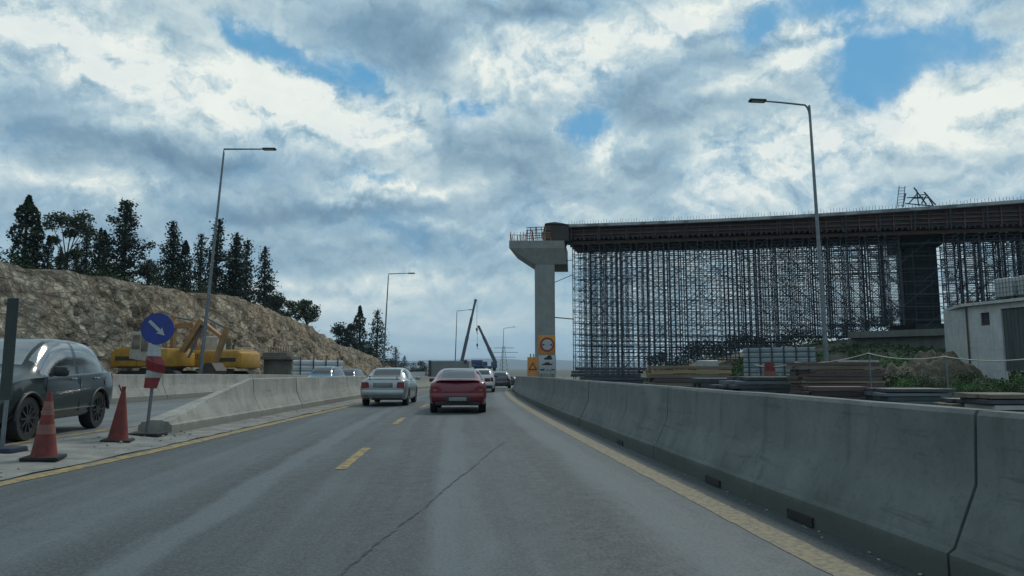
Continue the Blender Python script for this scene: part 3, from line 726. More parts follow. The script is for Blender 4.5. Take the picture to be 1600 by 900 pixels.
# ------------------------------------------------------------------ street lamps
def lamp(label, base, top, arm_dx, arm_dz, style, arm_dy=0.0):
    root = thing('street_lamp', label, 'street lamp', base, 0, 'street lamps along the motorway')
    H = top.z - base.z; dx = top.x - base.x; n = 8
    f = MB(); f.box((0, 0, .02), (.42, .42, .06)); f.build('base_plate', M_steel, root)
    b = MB(); b.tube([(dx * t / n, 0, H * .985 * t / n) for t in range(n + 1)], [.105 - .055 * t / n for t in range(n + 1)], 10); b.build('pole', M_steel, root, smooth=40)
    a = MB(); s = 1 if arm_dx > 0 else -1
    if style == 'curved':
        pts = [(dx * .985, 0, H * .93)] + [(dx + s * .28 * (1 - math.cos(t)), arm_dy * .1, H * .95 + .5 * math.sin(t)) for t in (0, .4, .8, 1.2)] + [(dx + arm_dx * .5, arm_dy * .5, H * .95 + .5 + (arm_dz - .1) * .55), (dx + arm_dx * .82, arm_dy * .8, H * .95 + .5 + arm_dz - .1)]
        e = Vector((dx + arm_dx * .8, arm_dy * .8, H * .95 + .5 + arm_dz - .1))
        a.tube(pts, [.05] * 3 + [.045, .042, .038, .034], 8)
    else:
        pts = [(dx * .98, 0, H * .975), (dx, 0, H), (dx + arm_dx * .8, arm_dy * .8, H + arm_dz)]
        e = Vector(pts[-1]); a.tube(pts, [.05, .05, .035], 8)
    a.build('arm', M_steel, root, smooth=40)
    h = MB(); d = Vector((arm_dx, arm_dy, arm_dz * .4)).normalized(); L = .72
    c = e + d * (L / 2 - .06)
    h.box(c, (L, .30, .10), rot=d.to_track_quat('X', 'Z').to_matrix(), bev=.03); h.build('lamp_head', M_blk, root, smooth=40)
    g = MB(); g.box(c - Vector((0, 0, .052)), (L * .7, .24, .012), rot=d.to_track_quat('X', 'Z').to_matrix()); g.build('lamp_glass', M_white, root)
    return root
LP = [(312, 592, 350, 233, 37.5, 428, 233, 'straight', 'tall grey street lamp behind the left barrier, in front of the rock cut'),
      (599, 568, 607, 428, 72.0, 646, 427, 'straight', 'grey street lamp at the end of the rock cut above the silver sedan'),
      (711, 574, 714, 486, 113.0, 737, 484, 'straight', 'thin distant street lamp left of the leaning crane boom'),
      (785, 582, 787, 513, 150.0, 804, 511, 'straight', 'most distant street lamp, right of both crane booms'),
      (1294, 590, 1264, 158, 29.5, 1176, 141, 'curved', 'tall street lamp with curved arm standing before the bridge falsework')]
for (bx, by, tx, ty, Y, ax, ay, st, lab) in LP:
    b = at(bx, by, Y); t = at(tx, ty, Y); e = at(ax, ay, Y)
    b2 = b.copy(); b2.z = (terr(b.x, b.y) if st == 'curved' else min(b.z, zr(Y) + .1))
    if b2.z < b.z and st != 'curved': b2.x = b.x - (t.x - b.x) * (b.z - b2.z) / (t.z - b.z)
    lamp(lab, b2, t, e.x - t.x, e.z - t.z if st == 'straight' else .25, st)

# ------------------------------------------------------------------ cars
def paint(name, c, metal=.35, rough=.32):
    return mat(name, c, tuple(x * .86 for x in c), rough, metal, scale=1.6, coat=.55, lo=.3, hi=.7)
def interp(st, y):
    for i in range(len(st) - 1):
        if y <= st[i + 1][0]: break
    a, b = st[i], st[i + 1]; t = 0 if b[0] == a[0] else (y - a[0]) / (b[0] - a[0])
    p, q = st[max(i - 1, 0)], st[min(i + 2, len(st) - 1)]; out = [y]; h = b[0] - a[0]
    for k in range(1, len(a)):
        d = (b[k] - a[k]) / h
        d0 = (a[k] - p[k]) / (a[0] - p[0]) if a[0] > p[0] else d; d1 = (q[k] - b[k]) / (q[0] - b[0]) if q[0] > b[0] else d
        m0 = 0 if d * d0 <= 0 else 2 * d * d0 / (d + d0); m1 = 0 if d * d1 <= 0 else 2 * d * d1 / (d + d1)
        out.append((2 * t**3 - 3 * t * t + 1) * a[k] + (t**3 - 2 * t * t + t) * h * m0 + (-2 * t**3 + 3 * t * t) * b[k] + (t**3 - t * t) * h * m1)
    return out
def car_shell(st, L, side_win, rear_win, front_win, wheels, wr, black_below, step=.06):
    """one lofted body: stations (y, underside, belt, top, half width at sill, belt, roof). slots: 0 paint 1 black 2 rear 3 front 4.. side windows"""
    ys = sorted(set([round(i * step, 3) for i in range(int(L / step) + 1)] + [s[0] for s in st] + [a for w in side_win for a in w] + list(rear_win) + list(front_win)))
    ys = [y for i, y in enumerate(ys) if i == 0 or y - ys[i - 1] > .012 or y in (0, L)]
    mb = MB(); rows = []
    for y in ys:
        _, zb, ze, zt, ws, wb, wt = interp(st, y); g = max(zt - ze, .012); wm = max(ws, wb) + .025
        wi = wb - .035
        half = [(0, zb), (ws * .6, zb), (ws - .06, zb + .01), (ws, zb + .09), (ws + (wm - ws) * .7, zb + (ze - zb) * .35), (wm, zb + (ze - zb) * .62), (wb + .012, ze - .07), (wb - .01, ze - .012), (wi, ze + .006)]
        for f, q in ((.22, .12), (.42, .26), (.62, .45), (.80, .68)): half.append((wi + (wt - wi) * q * 1.0, ze + g * f))
        half += [(wt, ze + g * .91), (wt - .06, ze + g * .965), (wt * .72, ze + g * .988), (wt * .4, ze + g * .998), (0, ze + g)]
        rows.append(half)
    nh = len(rows[0]); n = 2 * nh - 2
    for y, h in zip(ys, rows):
        ring = h + [(-x, z) for x, z in h[-2:0:-1]]
        mb.v += [(x, y, z) for x, z in ring]
    def slot(i, k):
        kk = k if k < nh - 1 else n - 1 - k          # mirrored band index 0..nh-2
        y = (ys[i] + ys[i + 1]) / 2; _, zb, ze, zt, *_r = interp(st, y); g = zt - ze
        if kk <= 3 and black_below: return 1
        if 8 <= kk <= 12 and g > .14:
            for j, (a, b) in enumerate(side_win):
                if a < y < b: return 4 + j * 2 + (1 if k >= nh - 1 else 0)
        if kk >= 14 and rear_win[0] < y < rear_win[1]: return 2
        if kk >= 14 and front_win[0] < y < front_win[1]: return 3
        return 0
    for i in range(len(ys) - 1):
        for k in range(n): mb.f.append((i * n + k, i * n + (k + 1) % n, (i + 1) * n + (k + 1) % n, (i + 1) * n + k)); mb.mi.append(slot(i, k))
    for r0, rev in ((0, False), ((len(ys) - 1) * n, True)):
        for k in range(nh - 1):
            a, b, c, d = r0 + k, r0 + k + 1, r0 + (n - k - 1) % n, r0 + (n - k) % n
            f = [a, b, c, d]
            if k == 0: f = [a, b, c]
            if k == nh - 2: f = [a, b, d]
            mb.f.append(tuple(reversed(f)) if rev else tuple(f)); mb.mi.append(1 if (k <= 3 and black_below) else 0)
    ob = mb.build('shell_tmp', [M_blk] * (4 + 2 * len(side_win)))
    cut = MB()
    for (wx, wy) in wheels: cut.lathe([(wr + .065, -.24), (wr + .065, .5)], (wx - (.0 if wx > 0 else .26), wy, wr - .01), 40, 'x', mi=1)
    co = cut.build('cut_tmp', [M_blk, M_blk])
    md = ob.modifiers.new('b', 'BOOLEAN'); md.operation = 'DIFFERENCE'; md.object = co; md.solver = 'EXACT'
    dg = bpy.context.evaluated_depsgraph_get(); me = bpy.data.meshes.new_from_object(ob.evaluated_get(dg))
    bpy.data.objects.remove(ob); bpy.data.objects.remove(co)
    return me
def split(me, slots, name, mats, parent, remap):
    bm = bmesh.new(); bm.from_mesh(me)
    bmesh.ops.delete(bm, geom=[f for f in bm.faces if f.material_index not in slots], context='FACES')
    bmesh.ops.delete(bm, geom=[v for v in bm.verts if not v.link_faces], context='VERTS')
    if not bm.faces: bm.free(); return None
    for f in bm.faces: f.material_index = remap.get(f.material_index, 0); f.smooth = True
    m2 = bpy.data.meshes.new(name); bm.to_mesh(m2); bm.free()
    m2.materials.clear()
    for m_ in mats: m2.materials.append(m_)
    m2.set_sharp_from_angle(angle=R(32))
    o = bpy.data.objects.new(name, m2); COL.objects.link(o); o.parent = parent; return o
def wheel(parent, x, y, r, w, rim=None, spokes=7):
    s = 1 if x > 0 else -1; xo = x
    t = MB(); t.lathe([(r * .62, xo - s * w), (r * .94, xo - s * w), (r, xo - s * w * .85), (r, xo - s * w * .15), (r * .95, xo), (r * .68, xo - s * .008), (r * .64, xo - s * .03)], (0, y, r), 36, 'x')
    o = t.build('wheel', M_rubber, parent, smooth=40)
    q = MB(); q.lathe([(r * .66, xo - s * .05), (r * .66, xo - s * .012), (r * .60, xo - s * .018), (r * .58, xo - s * .055)], (0, y, r), 30, 'x')
    for k in range(spokes):
        a = 2 * math.pi * k / spokes
        q.bar((xo - s * .03, y + r * .1 * math.cos(a), r + r * .1 * math.sin(a)), (xo - s * .025, y + r * .62 * math.cos(a), r + r * .62 * math.sin(a)), r * .16, .03)
    q.lathe([(r * .16, xo - s * .06), (r * .16, xo - s * .01), (r * .08, xo)], (0, y, r), 16, 'x')
    q.build('rim', rim or M_rim, o, smooth=40); return o
def bbox(name, m_, parent, c, d, bev=.015, rot=None):
    b = MB(); b.box(c, d, bev=bev, rot=rot); return b.build(name, m_, parent, smooth=40)
def car(name, label, cat, p, heading, st, L, W, pm, side_win, rear_win, front_win, wheels_y, wr, rim=None, black=False, glass=None, group=None, ww=.2, spokes=7):
    root = thing(name, label, cat, p, heading, group)
    tw = W / 2 - .015
    wl = [(s * tw, y) for s in (-1, 1) for y in wheels_y]
    me = car_shell(st, L, side_win, rear_win, front_win, wl, wr, black)
    bpy_me_off = L / 2
    me.transform(Matrix.Translation((0, -bpy_me_off, 0)))
    g = glass or M_glassd
    split(me, {0, 1}, 'body', [pm, M_blk], root, {0: 0, 1: 1})
    split(me, {2}, 'rear_window', [g], root, {2: 0}); split(me, {3}, 'windscreen', [g], root, {3: 0})
    for j in range(2 * len(side_win)): split(me, {4 + j}, 'side_window', [g], root, {4 + j: 0})
    bpy.data.meshes.remove(me)
    for (x, y) in wl: wheel(root, x, y - bpy_me_off, wr, ww, rim, spokes)
    return root
def at_ground(px, Y): return Vector(((px - 800) / F_PX * Y * 1.0, Y, zr(Y) + .003))
SEDAN = [  # y, underside, belt, top, half sill, half belt, half roof
    (0.0, .34, .86, .90, .70, .70, .56), (.05, .28, .93, .97, .77, .76, .58), (.16, .25, .955, 1.005, .82, .80, .60), (.50, .22, .955, 1.035, .84, .82, .60), (.72, .21, .95, 1.06, .845, .83, .58),
    (.95, .20, .945, 1.17, .845, .835, .57), (1.32, .20, .94, 1.36, .845, .84, .555), (1.6, .19, .935, 1.40, .845, .84, .56), (2.1, .19, .925, 1.415, .845, .84, .565), (2.6, .19, .915, 1.385, .845, .835, .56), (3.0, .19, .91, 1.23, .845, .83, .58),
    (3.38, .20, .905, .985, .845, .82, .60), (3.9, .21, .83, .90, .83, .80, .58), (4.25, .24, .72, .78, .80, .76, .5), (4.42, .30, .62, .68, .70, .66, .45)]
P_silver = paint('silver_paint', (.36, .385, .385), .75, .34)
def silver():
    Y = 27.3; p = at_ground(600.5, Y - 1.2); p.y = Y + .9; p.x = at_ground(600.5, Y - 1.2).x - .05; p.z = zr(p.y) + .003
    r = car('sedan', 'silver sedan with boot spoiler and red tail lights driving in the left lane', 'car', p, R(1.5), SEDAN, 4.42, 1.72, P_silver, [(1.12, 1.98), (2.06, 3.12)], (.80, 1.36), (2.62, 3.28), (.86, 3.46), .31)
    y0 = -2.21
    for s in (-1, 1):
        b = MB(); b.prism([(s * .775, 0, .66), (s * .50, 0, .68), (s * .52, 0, .86), (s * .57, 0, .895), (s * .775, 0, .88)], (0, y0 - .012, 0), (0, y0 + .16, 0)); b.build('tail_light', M_redl, r)
        m_ = MB(); m_.box((s * .95, 1.05 - .15, .99), (.19, .10, .13), bev=.03); m_.build('wing_mirror', P_silver, r, smooth=40)
        bbox('rear_fog_light', M_redl, r, (s * .60, y0 - .018, .40), (.16, .03, .05), .008)
    b = MB(); b.box((0, y0 + .16, 1.105), (1.26, .24, .035), bev=.012); b.bar((-.5, y0 + .18, 1.0), (-.5, y0 + .18, 1.10), .05, .14); b.bar((.5, y0 + .18, 1.0), (.5, y0 + .18, 1.10), .05, .14); b.build('spoiler', P_silver, r, smooth=40)
    bbox('plate_recess', M_steel, r, (0, y0 - .004, .775), (.72, .02, .17), .006)
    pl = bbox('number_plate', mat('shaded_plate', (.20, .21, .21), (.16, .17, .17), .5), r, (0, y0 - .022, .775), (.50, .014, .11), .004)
    bbox('rear_bumper', P_silver, r, (0, y0 + .035, .50), (1.56, .16, .24), .055)
    bbox('lower_valance', M_blk, r, (0, y0 + .10, .33), (1.40, .14, .14), .02)
    e = MB(); e.lathe([(.035, y0 - .06), (.042, y0 - .06), (.042, y0 + .25), (.035, y0 + .25)], (-.42, 0, .27), 16, 'y'); e.build('exhaust_pipe', M_chrome, r, smooth=40)
    for dx in (-.26, .0, .12, .24): pass
silver()
COUPE = [(0.0, .36, .80, .84, .70, .70, .50), (.05, .30, .88, .92, .79, .77, .53), (.18, .27, .935, .985, .83, .81, .56), (.45, .24, .945, 1.02, .855, .835, .57), (.70, .22, .945, 1.09, .86, .845, .575), (1.15, .21, .94, 1.25, .86, .85, .56), (1.65, .20, .93, 1.345, .86, .85, .55), (2.05, .20, .92, 1.365, .86, .85, .555),
         (2.45, .20, .91, 1.33, .86, .85, .56), (2.95, .20, .905, 1.12, .86, .84, .58), (3.22, .21, .89, .97, .86, .83, .6), (3.8, .22, .80, .87, .84, .80, .58), (4.2, .26, .66, .72, .80, .76, .5), (4.34, .32, .58, .64, .70, .66, .45)]
P_red = paint('red_paint', (.15, .009, .019), .15, .28)
def red_coupe():
    Y = 21.6; p = at_ground(711, Y); p.y = Y + 2.0; p.z = zr(p.y) + .003
    r = car('coupe', 'dark red coupe with full-width rear spoiler driving in the right lane', 'car', p, R(3.0), COUPE, 4.34, 1.75, P_red, [(1.0, 1.62), (1.70, 3.02)], (.62, 1.5), (2.48, 3.12), (.82, 3.36), .315, rim=M_rim, ww=.22)
    y0 = -2.17
    for s in (-1, 1):
        b = MB(); b.prism([(s * .80, 0, .60), (s * .50, 0, .63), (s * .50, 0, .76), (s * .60, 0, .83), (s * .79, 0, .81)], (0, y0 - .014, 0), (0, y0 + .2, 0)); t = b.build('tail_light', M_redl, r)
        bbox('reversing_lamp', mat('amber_clear_lens', (.30, .14, .10), (.22, .10, .08), .2), t, (s * .69, y0 - .018, .70), (.10, .012, .05), .004)
        bbox('wing_mirror', P_red, r, (s * .95, .85, .97), (.2, .11, .13), .03)
    b = MB(); n = 14; ring = []
    for i in range(n + 1):
        x = -.66 + 1.32 * i / n; k = abs(x) / .66; zc = 1.02 - .05 * k ** 3; yc = y0 + .14 + .05 * k ** 2
        ring.append([(x, yc - .12, zc - .01), (x, yc - .10, zc + .018), (x, yc + .10, zc + .035), (x, yc + .12, zc - .03)])
    for rr in ring: b.v += rr
    for i in range(n):
        for k in range(4): b.f.append((i * 4 + k, i * 4 + (k + 1) % 4, i * 4 + 4 + (k + 1) % 4, i * 4 + 4 + k)); b.mi.append(0)
    b.f += [(0, 1, 2, 3), (n * 4 + 3, n * 4 + 2, n * 4 + 1, n * 4)]; b.mi += [0, 0]
    b.build('spoiler', P_red, r, smooth=35)
    bbox('spoiler_highlight', mat('pale_highlight', (.45, .36, .36), (.36, .28, .28), .3), r, (0, y0 - .002, 1.012), (1.02, .03, .032), .006)  # pale strip paints the bright reflection along the spoiler, no lamp
    bbox('rear_bumper', P_red, r, (0, y0 + .03, .50), (1.60, .18, .28), .06)
    bbox('plate_recess', M_blk, r, (0, y0 - .055, .44), (.74, .03, .19), .008)
    bbox('number_plate', M_plate, r, (0, y0 - .078, .445), (.52, .014, .11), .004)
    bbox('lower_valance', M_blk, r, (0, y0 + .06, .32), (1.36, .16, .14), .03)
    bbox('boot_seam', M_blk, r, (0, y0 - .0015, .66), (.96, .006, .012), .001)
red_coupe()
HATCH = [(0.0, .40, .92, 1.0, .72, .70, .56), (.06, .32, .98, 1.12, .79, .77, .58), (.22, .26, .99, 1.30, .83, .81, .58), (.48, .24, .985, 1.46, .845, .83, .58), (.75, .23, .98, 1.525, .85, .84, .585), (1.5, .22, .96, 1.56, .85, .845, .59), (2.1, .22, .95, 1.53, .85, .84, .585), (2.7, .22, .94, 1.30, .85, .83, .59),
         (3.1, .23, .93, 1.01, .845, .82, .6), (3.6, .25, .84, .92, .82, .79, .58), (3.95, .32, .66, .72, .72, .68, .45)]
def hatch(name, label, cat, px, Y, head, pc, sc=1.0, stripe=None):
    p = at_ground(px, Y); p.y = Y + 1.9; p.z = zr(p.y) + .003
    r = car(name, label, cat, p, head, HATCH, 3.95, 1.73, pc, [(.62, 1.42), (1.50, 2.78)], (.10, .50), (2.14, 2.95), (.72, 3.22), .31)
    y0 = -1.975
    for s in (-1, 1):
        b = MB(); b.prism([(s * .78, 0, .72), (s * .60, 0, .74), (s * .61, 0, 1.0), (s * .755, 0, .99)], (0, y0 - .006, 0), (0, y0 + .2, 0)); b.build('tail_light', M_redl, r)
        bbox('wing_mirror', M_blk, r, (s * .95, .55, 1.02), (.18, .1, .13), .03)
    bbox('rear_bumper', pc, r, (0, y0 + .02, .58), (1.55, .14, .24), .05)
    bbox('lower_valance', M_blk, r, (0, y0 + .06, .39), (1.42, .16, .18), .03)
    bbox('number_plate', M_plate, r, (0, y0 - .055, .62), (.50, .014, .11), .004)
    return r
hatch('hatchback', 'white hatchback half hidden behind the red coupe', 'car', 752, 46.5, R(1), paint('white_car_paint', (.60, .62, .63), .0, .3))
hatch('hatchback', 'dark grey-violet car ahead of the white hatchback', 'car', 783, 64.0, R(-2), paint('violet_grey_paint', (.12, .115, .14), .4, .3))
hatch('hatchback', 'small dark distant car at the end of the right-hand barrier, last in the queue ahead', 'car', 801, 108.0, R(-8), paint('black_car_paint', (.022, .025, .03), .2, .3))
def beyond_car(name, label, px, Y, pc, head):
    p = at(px, 585, Y); p.z = zr(Y) + .108
    st = [(y, a, b, c, d, e, f) for (y, a, b, c, d, e, f) in HATCH]
    return car(name, label, 'car', p, head, st, 3.95, 1.73, pc, [(.62, 1.42), (1.50, 2.78)], (.10, .50), (2.14, 2.95), (.72, 3.22), .31)
beyond_car('hatchback', 'blue car whose roof shows over the median barrier, in front of the white hoarding', 508, 45.0, paint('blue_car_paint', (.06, .16, .25), .4, .3), R(178))
beyond_car('hatchback', 'dark blue car on the opposite lanes, just left of the silver sedan', 545, 56.0, paint('navy_car_paint', (.02, .04, .075), .3, .3), R(178))

# dark green crossover coming the other way
SUV = [(0.0, .48, .92, 1.0, .74, .72, .56), (.05, .42, 1.02, 1.08, .81, .78, .58), (.16, .36, 1.07, 1.14, .86, .83, .585), (.34, .32, 1.08, 1.27, .882, .855, .59), (.52, .29, 1.08, 1.45, .89, .865, .60), (.70, .28, 1.075, 1.60, .89, .87, .61), (.95, .28, 1.065, 1.655, .89, .872, .615), (1.4, .27, 1.05, 1.69, .89, .874, .62), (1.9, .27, 1.035, 1.695, .89, .874, .62),
       (2.35, .27, 1.025, 1.655, .89, .87, .61), (2.75, .27, 1.015, 1.46, .89, .865, .60), (3.12, .28, 1.005, 1.16, .885, .855, .61), (3.5, .30, .98, 1.07, .87, .84, .6), (3.95, .33, .88, .96, .84, .80, .52), (4.2, .38, .72, .79, .76, .72, .45), (4.27, .44, .60, .66, .68, .64, .4)]
P_suv = paint('dark_green_paint', (.010, .021, .021), .3, .30)
def suv():
    # rear axle left wheel and front axle left wheel stand on the opposite lanes
    pr, pf = Vector((-8.52, 14.55, 0)), Vector((-8.14, 11.95, 0))
    d = (pf - pr).normalized(); side = Vector((d.y, -d.x, 0)) * -1           # car's left points to the median
    L = 4.27; wy = (.80, 3.37); mid = pr + d * (L / 2 - wy[0]) ; c = mid - side * .885
    c.z = zr(c.y) + .108
    r = car('crossover_car', 'dark green crossover car coming the other way behind the traffic cones', 'car', c, math.atan2(-d.x, d.y), SUV, L, 1.80, P_suv, [(.62, 1.62), (1.74, 2.92)], (.10, .66), (2.40, 3.02), wy, .355, rim=M_rimdk, black=True, glass=M_glass, ww=.22, spokes=10)
    r.scale = (1.05, 1.05, 1.05)
    h = L / 2
    sx = -1   # the car's left
    for s in (-1, 1):
        m_ = MB(); m_.box((s * 1.04, 2.72 - h, 1.10), (.22, .13, .17), bev=.045); m_.bar((s * .87, 2.76 - h, 1.03), (s * .98, 2.73 - h, 1.06), .06); mo = m_.build('wing_mirror', M_blk, r, smooth=40)
        bbox('mirror_cap', M_steel, mo, (s * 1.055, 2.715 - h, 1.125), (.20, .10, .05), .02)
        for y in (1.72, .78):
            hd = MB(); hd.box((s * .905, y + .22 - h, .965), (.03, .20, .032), bev=.01); hd.build('door_handle', M_chrome, r, smooth=40)
        for y in (1.68, 2.90, .62):
            q = MB(); q.box((s * .906, y - h, .68), (.012, .010, .60)); q.build('door_seam', M_blk, r)
        q = MB(); q.box((s * .905, 2.05 - h, .44), (.03, 2.0, .022), bev=.006); q.build('sill_trim', M_chrome, r)
        b = MB(); b.box((s * .77, .085 - h, .98), (.12, .14, .18), bev=.04); b.build('tail_light', M_redl, r, smooth=40)
        b = MB(); b.lathe([(.12, 4.10 - h), (.12, 4.22 - h), (.07, 4.26 - h)], (s * .60, 0, .78), 18, 'y'); b.build('headlight', M_chrome, r, smooth=40)
        for wyy in wy:   # black wheel-arch lips
            a = MB(); n = 16; R0 = .42; pts = []
            for k in range(n + 1):
                t = math.pi * k / n; pts.append((s * .898, wyy - h + R0 * math.cos(t), .345 + R0 * math.sin(t)))
            a.tube(pts, .028, 6); a.build('arch_trim', M_blk, r, smooth=60)
        if False: rb = MB(); rb.tube([(s * .60, .75 - h, 1.66), (s * .60, 1.2 - h, 1.705), (s * .605, 2.0 - h, 1.70), (s * .60, 2.35 - h, 1.63)], .018, 6); rb.build('roof_rail', M_steel, r, smooth=60)
        se = MB(); se.box((s * .38, 1.95 - h, .98), (.46, .16, .62), bev=.05, rot=Matrix.Rotation(R(12), 3, 'X')); se.box((s * .38, 1.91 - h, 1.38), (.24, .10, .18), bev=.04); se.build('seat', M_blk, r, smooth=40)
    sp = MB(); sp.box((0, .62 - h, 1.625), (1.10, .26, .03), bev=.01, rot=Matrix.Rotation(R(10), 3, 'X')); sp.build('roof_spoiler', P_suv, r, smooth=40)
    bs = MB(); bs.box((0, .95 - h, .98), (1.2, .16, .60), bev=.05); bs.build('seat', M_blk, r, smooth=40)
    ds = MB(); ds.box((0, 2.80 - h, .95), (1.4, .4, .12), bev=.04); ds.build('dashboard', M_blk, r, smooth=40)
suv()

# ------------------------------------------------------------------ cones and small signs by the median
M_cone = mat('cone_orange', (.19, .030, .025), (.09, .021, .019), .8, scale=6)
M_conew = mat('cone_band', (.23, .10, .08), (.13, .055, .045), .6, scale=6)
def cone(label, x, y, H, tilt, bands):
    root = thing('traffic_cone', label, 'traffic cone', (x, y, zr(y) + .045), 0.3, 'worn traffic cones on the median')
    b = MB(); b.box((0, 0, .025), (.46, .46, .05), bev=.015); b.build('base', M_rubber, root, smooth=40)
    r = lambda z: .17 * (1 - z / H) + .028 * (z / H)
    c = MB(); c.lathe([(r(0), .045), (r(.1 * H) , .1 * H), (r(.5 * H), .5 * H), (r(.9 * H), .9 * H), (.030, .97 * H), (.024, H), (.012, H)], n=24)
    co = c.build('cone_body', M_cone, root, smooth=40)
    for (a, e) in bands:
        q = MB(); q.lathe([(r(a * H) + .002, a * H), (r(a * H) + .004, a * H), (r(e * H) + .004, e * H), (r(e * H) + .002, e * H)], n=24); q.build('reflective_band', M_conew, co, smooth=40)
    root.rotation_euler = (tilt[0], tilt[1], .3); return root
cone('worn red cone with pale bands, nearest the camera beside the yellow line', -6.55, 10.05, .93, (0, R(1)), [(.38, .52), (.66, .86)])
c2 = cone('plain red cone with a broken tip, left of the leaning blue arrow sign', -6.85, 12.45, .92, (0, R(3)), [])
t_ = MB(); t_.bar((-.03, 0, .86), (-.085, 0, .98), .02); t_.box((0, 0, .93), (.06, .06, .05)); t_.build('torn_tip', M_cone, c2)

M_blue = mat('sign_blue', (.012, .035, .24), (.010, .028, .17), .35, scale=3)
M_signw = mat('sign_white', (.42, .44, .44), (.28, .30, .30), .45, scale=7)
M_signr = mat('sign_red', (.25, .022, .030), (.15, .018, .022), .45, scale=7)
M_grey = mat('sign_grey_back', (.16, .17, .17), (.11, .12, .12), .5, .3, scale=5)
M_amber = mat('sign_amber', (.56, .23, .035), (.46, .18, .03), .45, scale=3)
M_amberp = mat('sign_pale_amber', (.56, .28, .13), (.44, .20, .09), .45, scale=3)
M_inkb = mat('sign_black', (.02, .02, .022), (.015, .015, .016), .5)
def disc_sign():
    Y = 13.5; b0 = at(229, 678, Y); root = thing('arrow_sign', 'round blue keep-right arrow sign on a leaning post with a crumpled red and white panel', 'road sign', (b0.x, Y, zr(Y) + .05))
    s = Y / F_PX * .985; O = Vector((b0.x, Y, zr(Y) + .05)); Q = lambda px, py, dy=0: at(px, py, Y) - O + Vector((0, dy, 0))
    p = MB(); p.tube([Q(229, 677), Q(237, 612), Q(241, 560), Q(247, 500)], .030, 10); p.build('post', M_steel, root, smooth=40)
    f = MB(); f.box((0, 0, .03), (.62, .42, .07), bev=.02); f.build('foot', M_rubber, root, smooth=40)
    c = Q(249, 514, -.06); r = 24.5 * s; rot = Matrix.Rotation(R(8), 4, 'Z')
    d = MB(); d.lathe([(r, -.012), (r, .012)], (0, 0, 0), 40, 'y'); do = d.build('sign_disc', M_blue, root, smooth=40); do.matrix_local = Matrix.Translation(c) @ rot
    rm = MB(); rm.lathe([(r * .985, -.016), (r * 1.01, -.016), (r * 1.01, .014), (r * .985, .014)], (0, 0, 0), 40, 'y'); rm.f = rm.f[:-2]; rm.mi = rm.mi[:-2]
    ro = rm.build('rim', M_blue, do, smooth=40)
    # arrow towards lower right
    u = Vector((.72, 0, -.69)).normalized(); v = Vector((u.z, 0, -u.x)); k = r
    pts = [u * (-.72 * k) + v * (.10 * k), u * (.18 * k) + v * (.10 * k), u * (.14 * k) + v * (.26 * k), u * (.62 * k), u * (.14 * k) - v * (.26 * k), u * (.18 * k) - v * (.10 * k), u * (-.72 * k) - v * (.10 * k)]
    a = MB(); a.prism(pts, (0, -.0175, 0), (0, -.0125, 0)); a.build('white_arrow', M_signw, do)
    # crumpled striped panel below: bands of red and white, bent
    ed = [(233, 537, 251, 539), (232, 556, 254, 557), (231, 562, 262, 572), (231, 578, 258, 584), (228, 590, 252, 590), (226, 606, 246, 607)]
    mats_ = [M_signw, M_signr, M_signr, M_signw, M_signr]
    pb = MB(); dy = [-.05, -.08, -.10, -.07, -.05, -.06]
    for i, (xa, ya, xb, yb) in enumerate(ed):
        for (xx, yy, e) in ((xa, ya, .02), ((xa + xb) / 2, (ya + yb) / 2, -.03), (xb, yb, .03)): pb.v.append(tuple(Q(xx, yy, dy[i] + e)))
    for i in range(5):
        for k in range(2): pb.f.append((i * 3 + k, i * 3 + k + 1, i * 3 + 4 + k, i * 3 + 3 + k)); pb.mi.append(i)
    po = pb.build('striped_panel', mats_, root); sm = po.modifiers.new('thick', 'SOLIDIFY'); sm.thickness = .006
disc_sign()
def edge_post():
    Y = 10.5; b0 = at(2, 712, Y); root = thing('marker_post', 'dark narrow marker panel on a blue-black rubber foot at the left edge', 'marker post', (b0.x, Y, zr(Y) + .05))
    O = Vector((b0.x, Y, zr(Y) + .05)); b = MB(); b.box((0, 0, .06), (.52, .4, .12), bev=.03); b.build('foot', mat('blue_black_rubber', (.012, .022, .05), (.01, .015, .03), .7), root, smooth=40)
    p = MB(); p.tube([(0, 0, .1), (.02, 0, 1.1), (.05, 0, 2.3)], .03, 8); p.build('post', M_steel, root, smooth=40)
    q = MB(); q.box((.02, -.04, 1.55), (.17, .02, 1.5), bev=.006); q.build('panel', mat('weathered_dark_panel', (.035, .05, .05), (.022, .03, .032), .7), root)
edge_post()

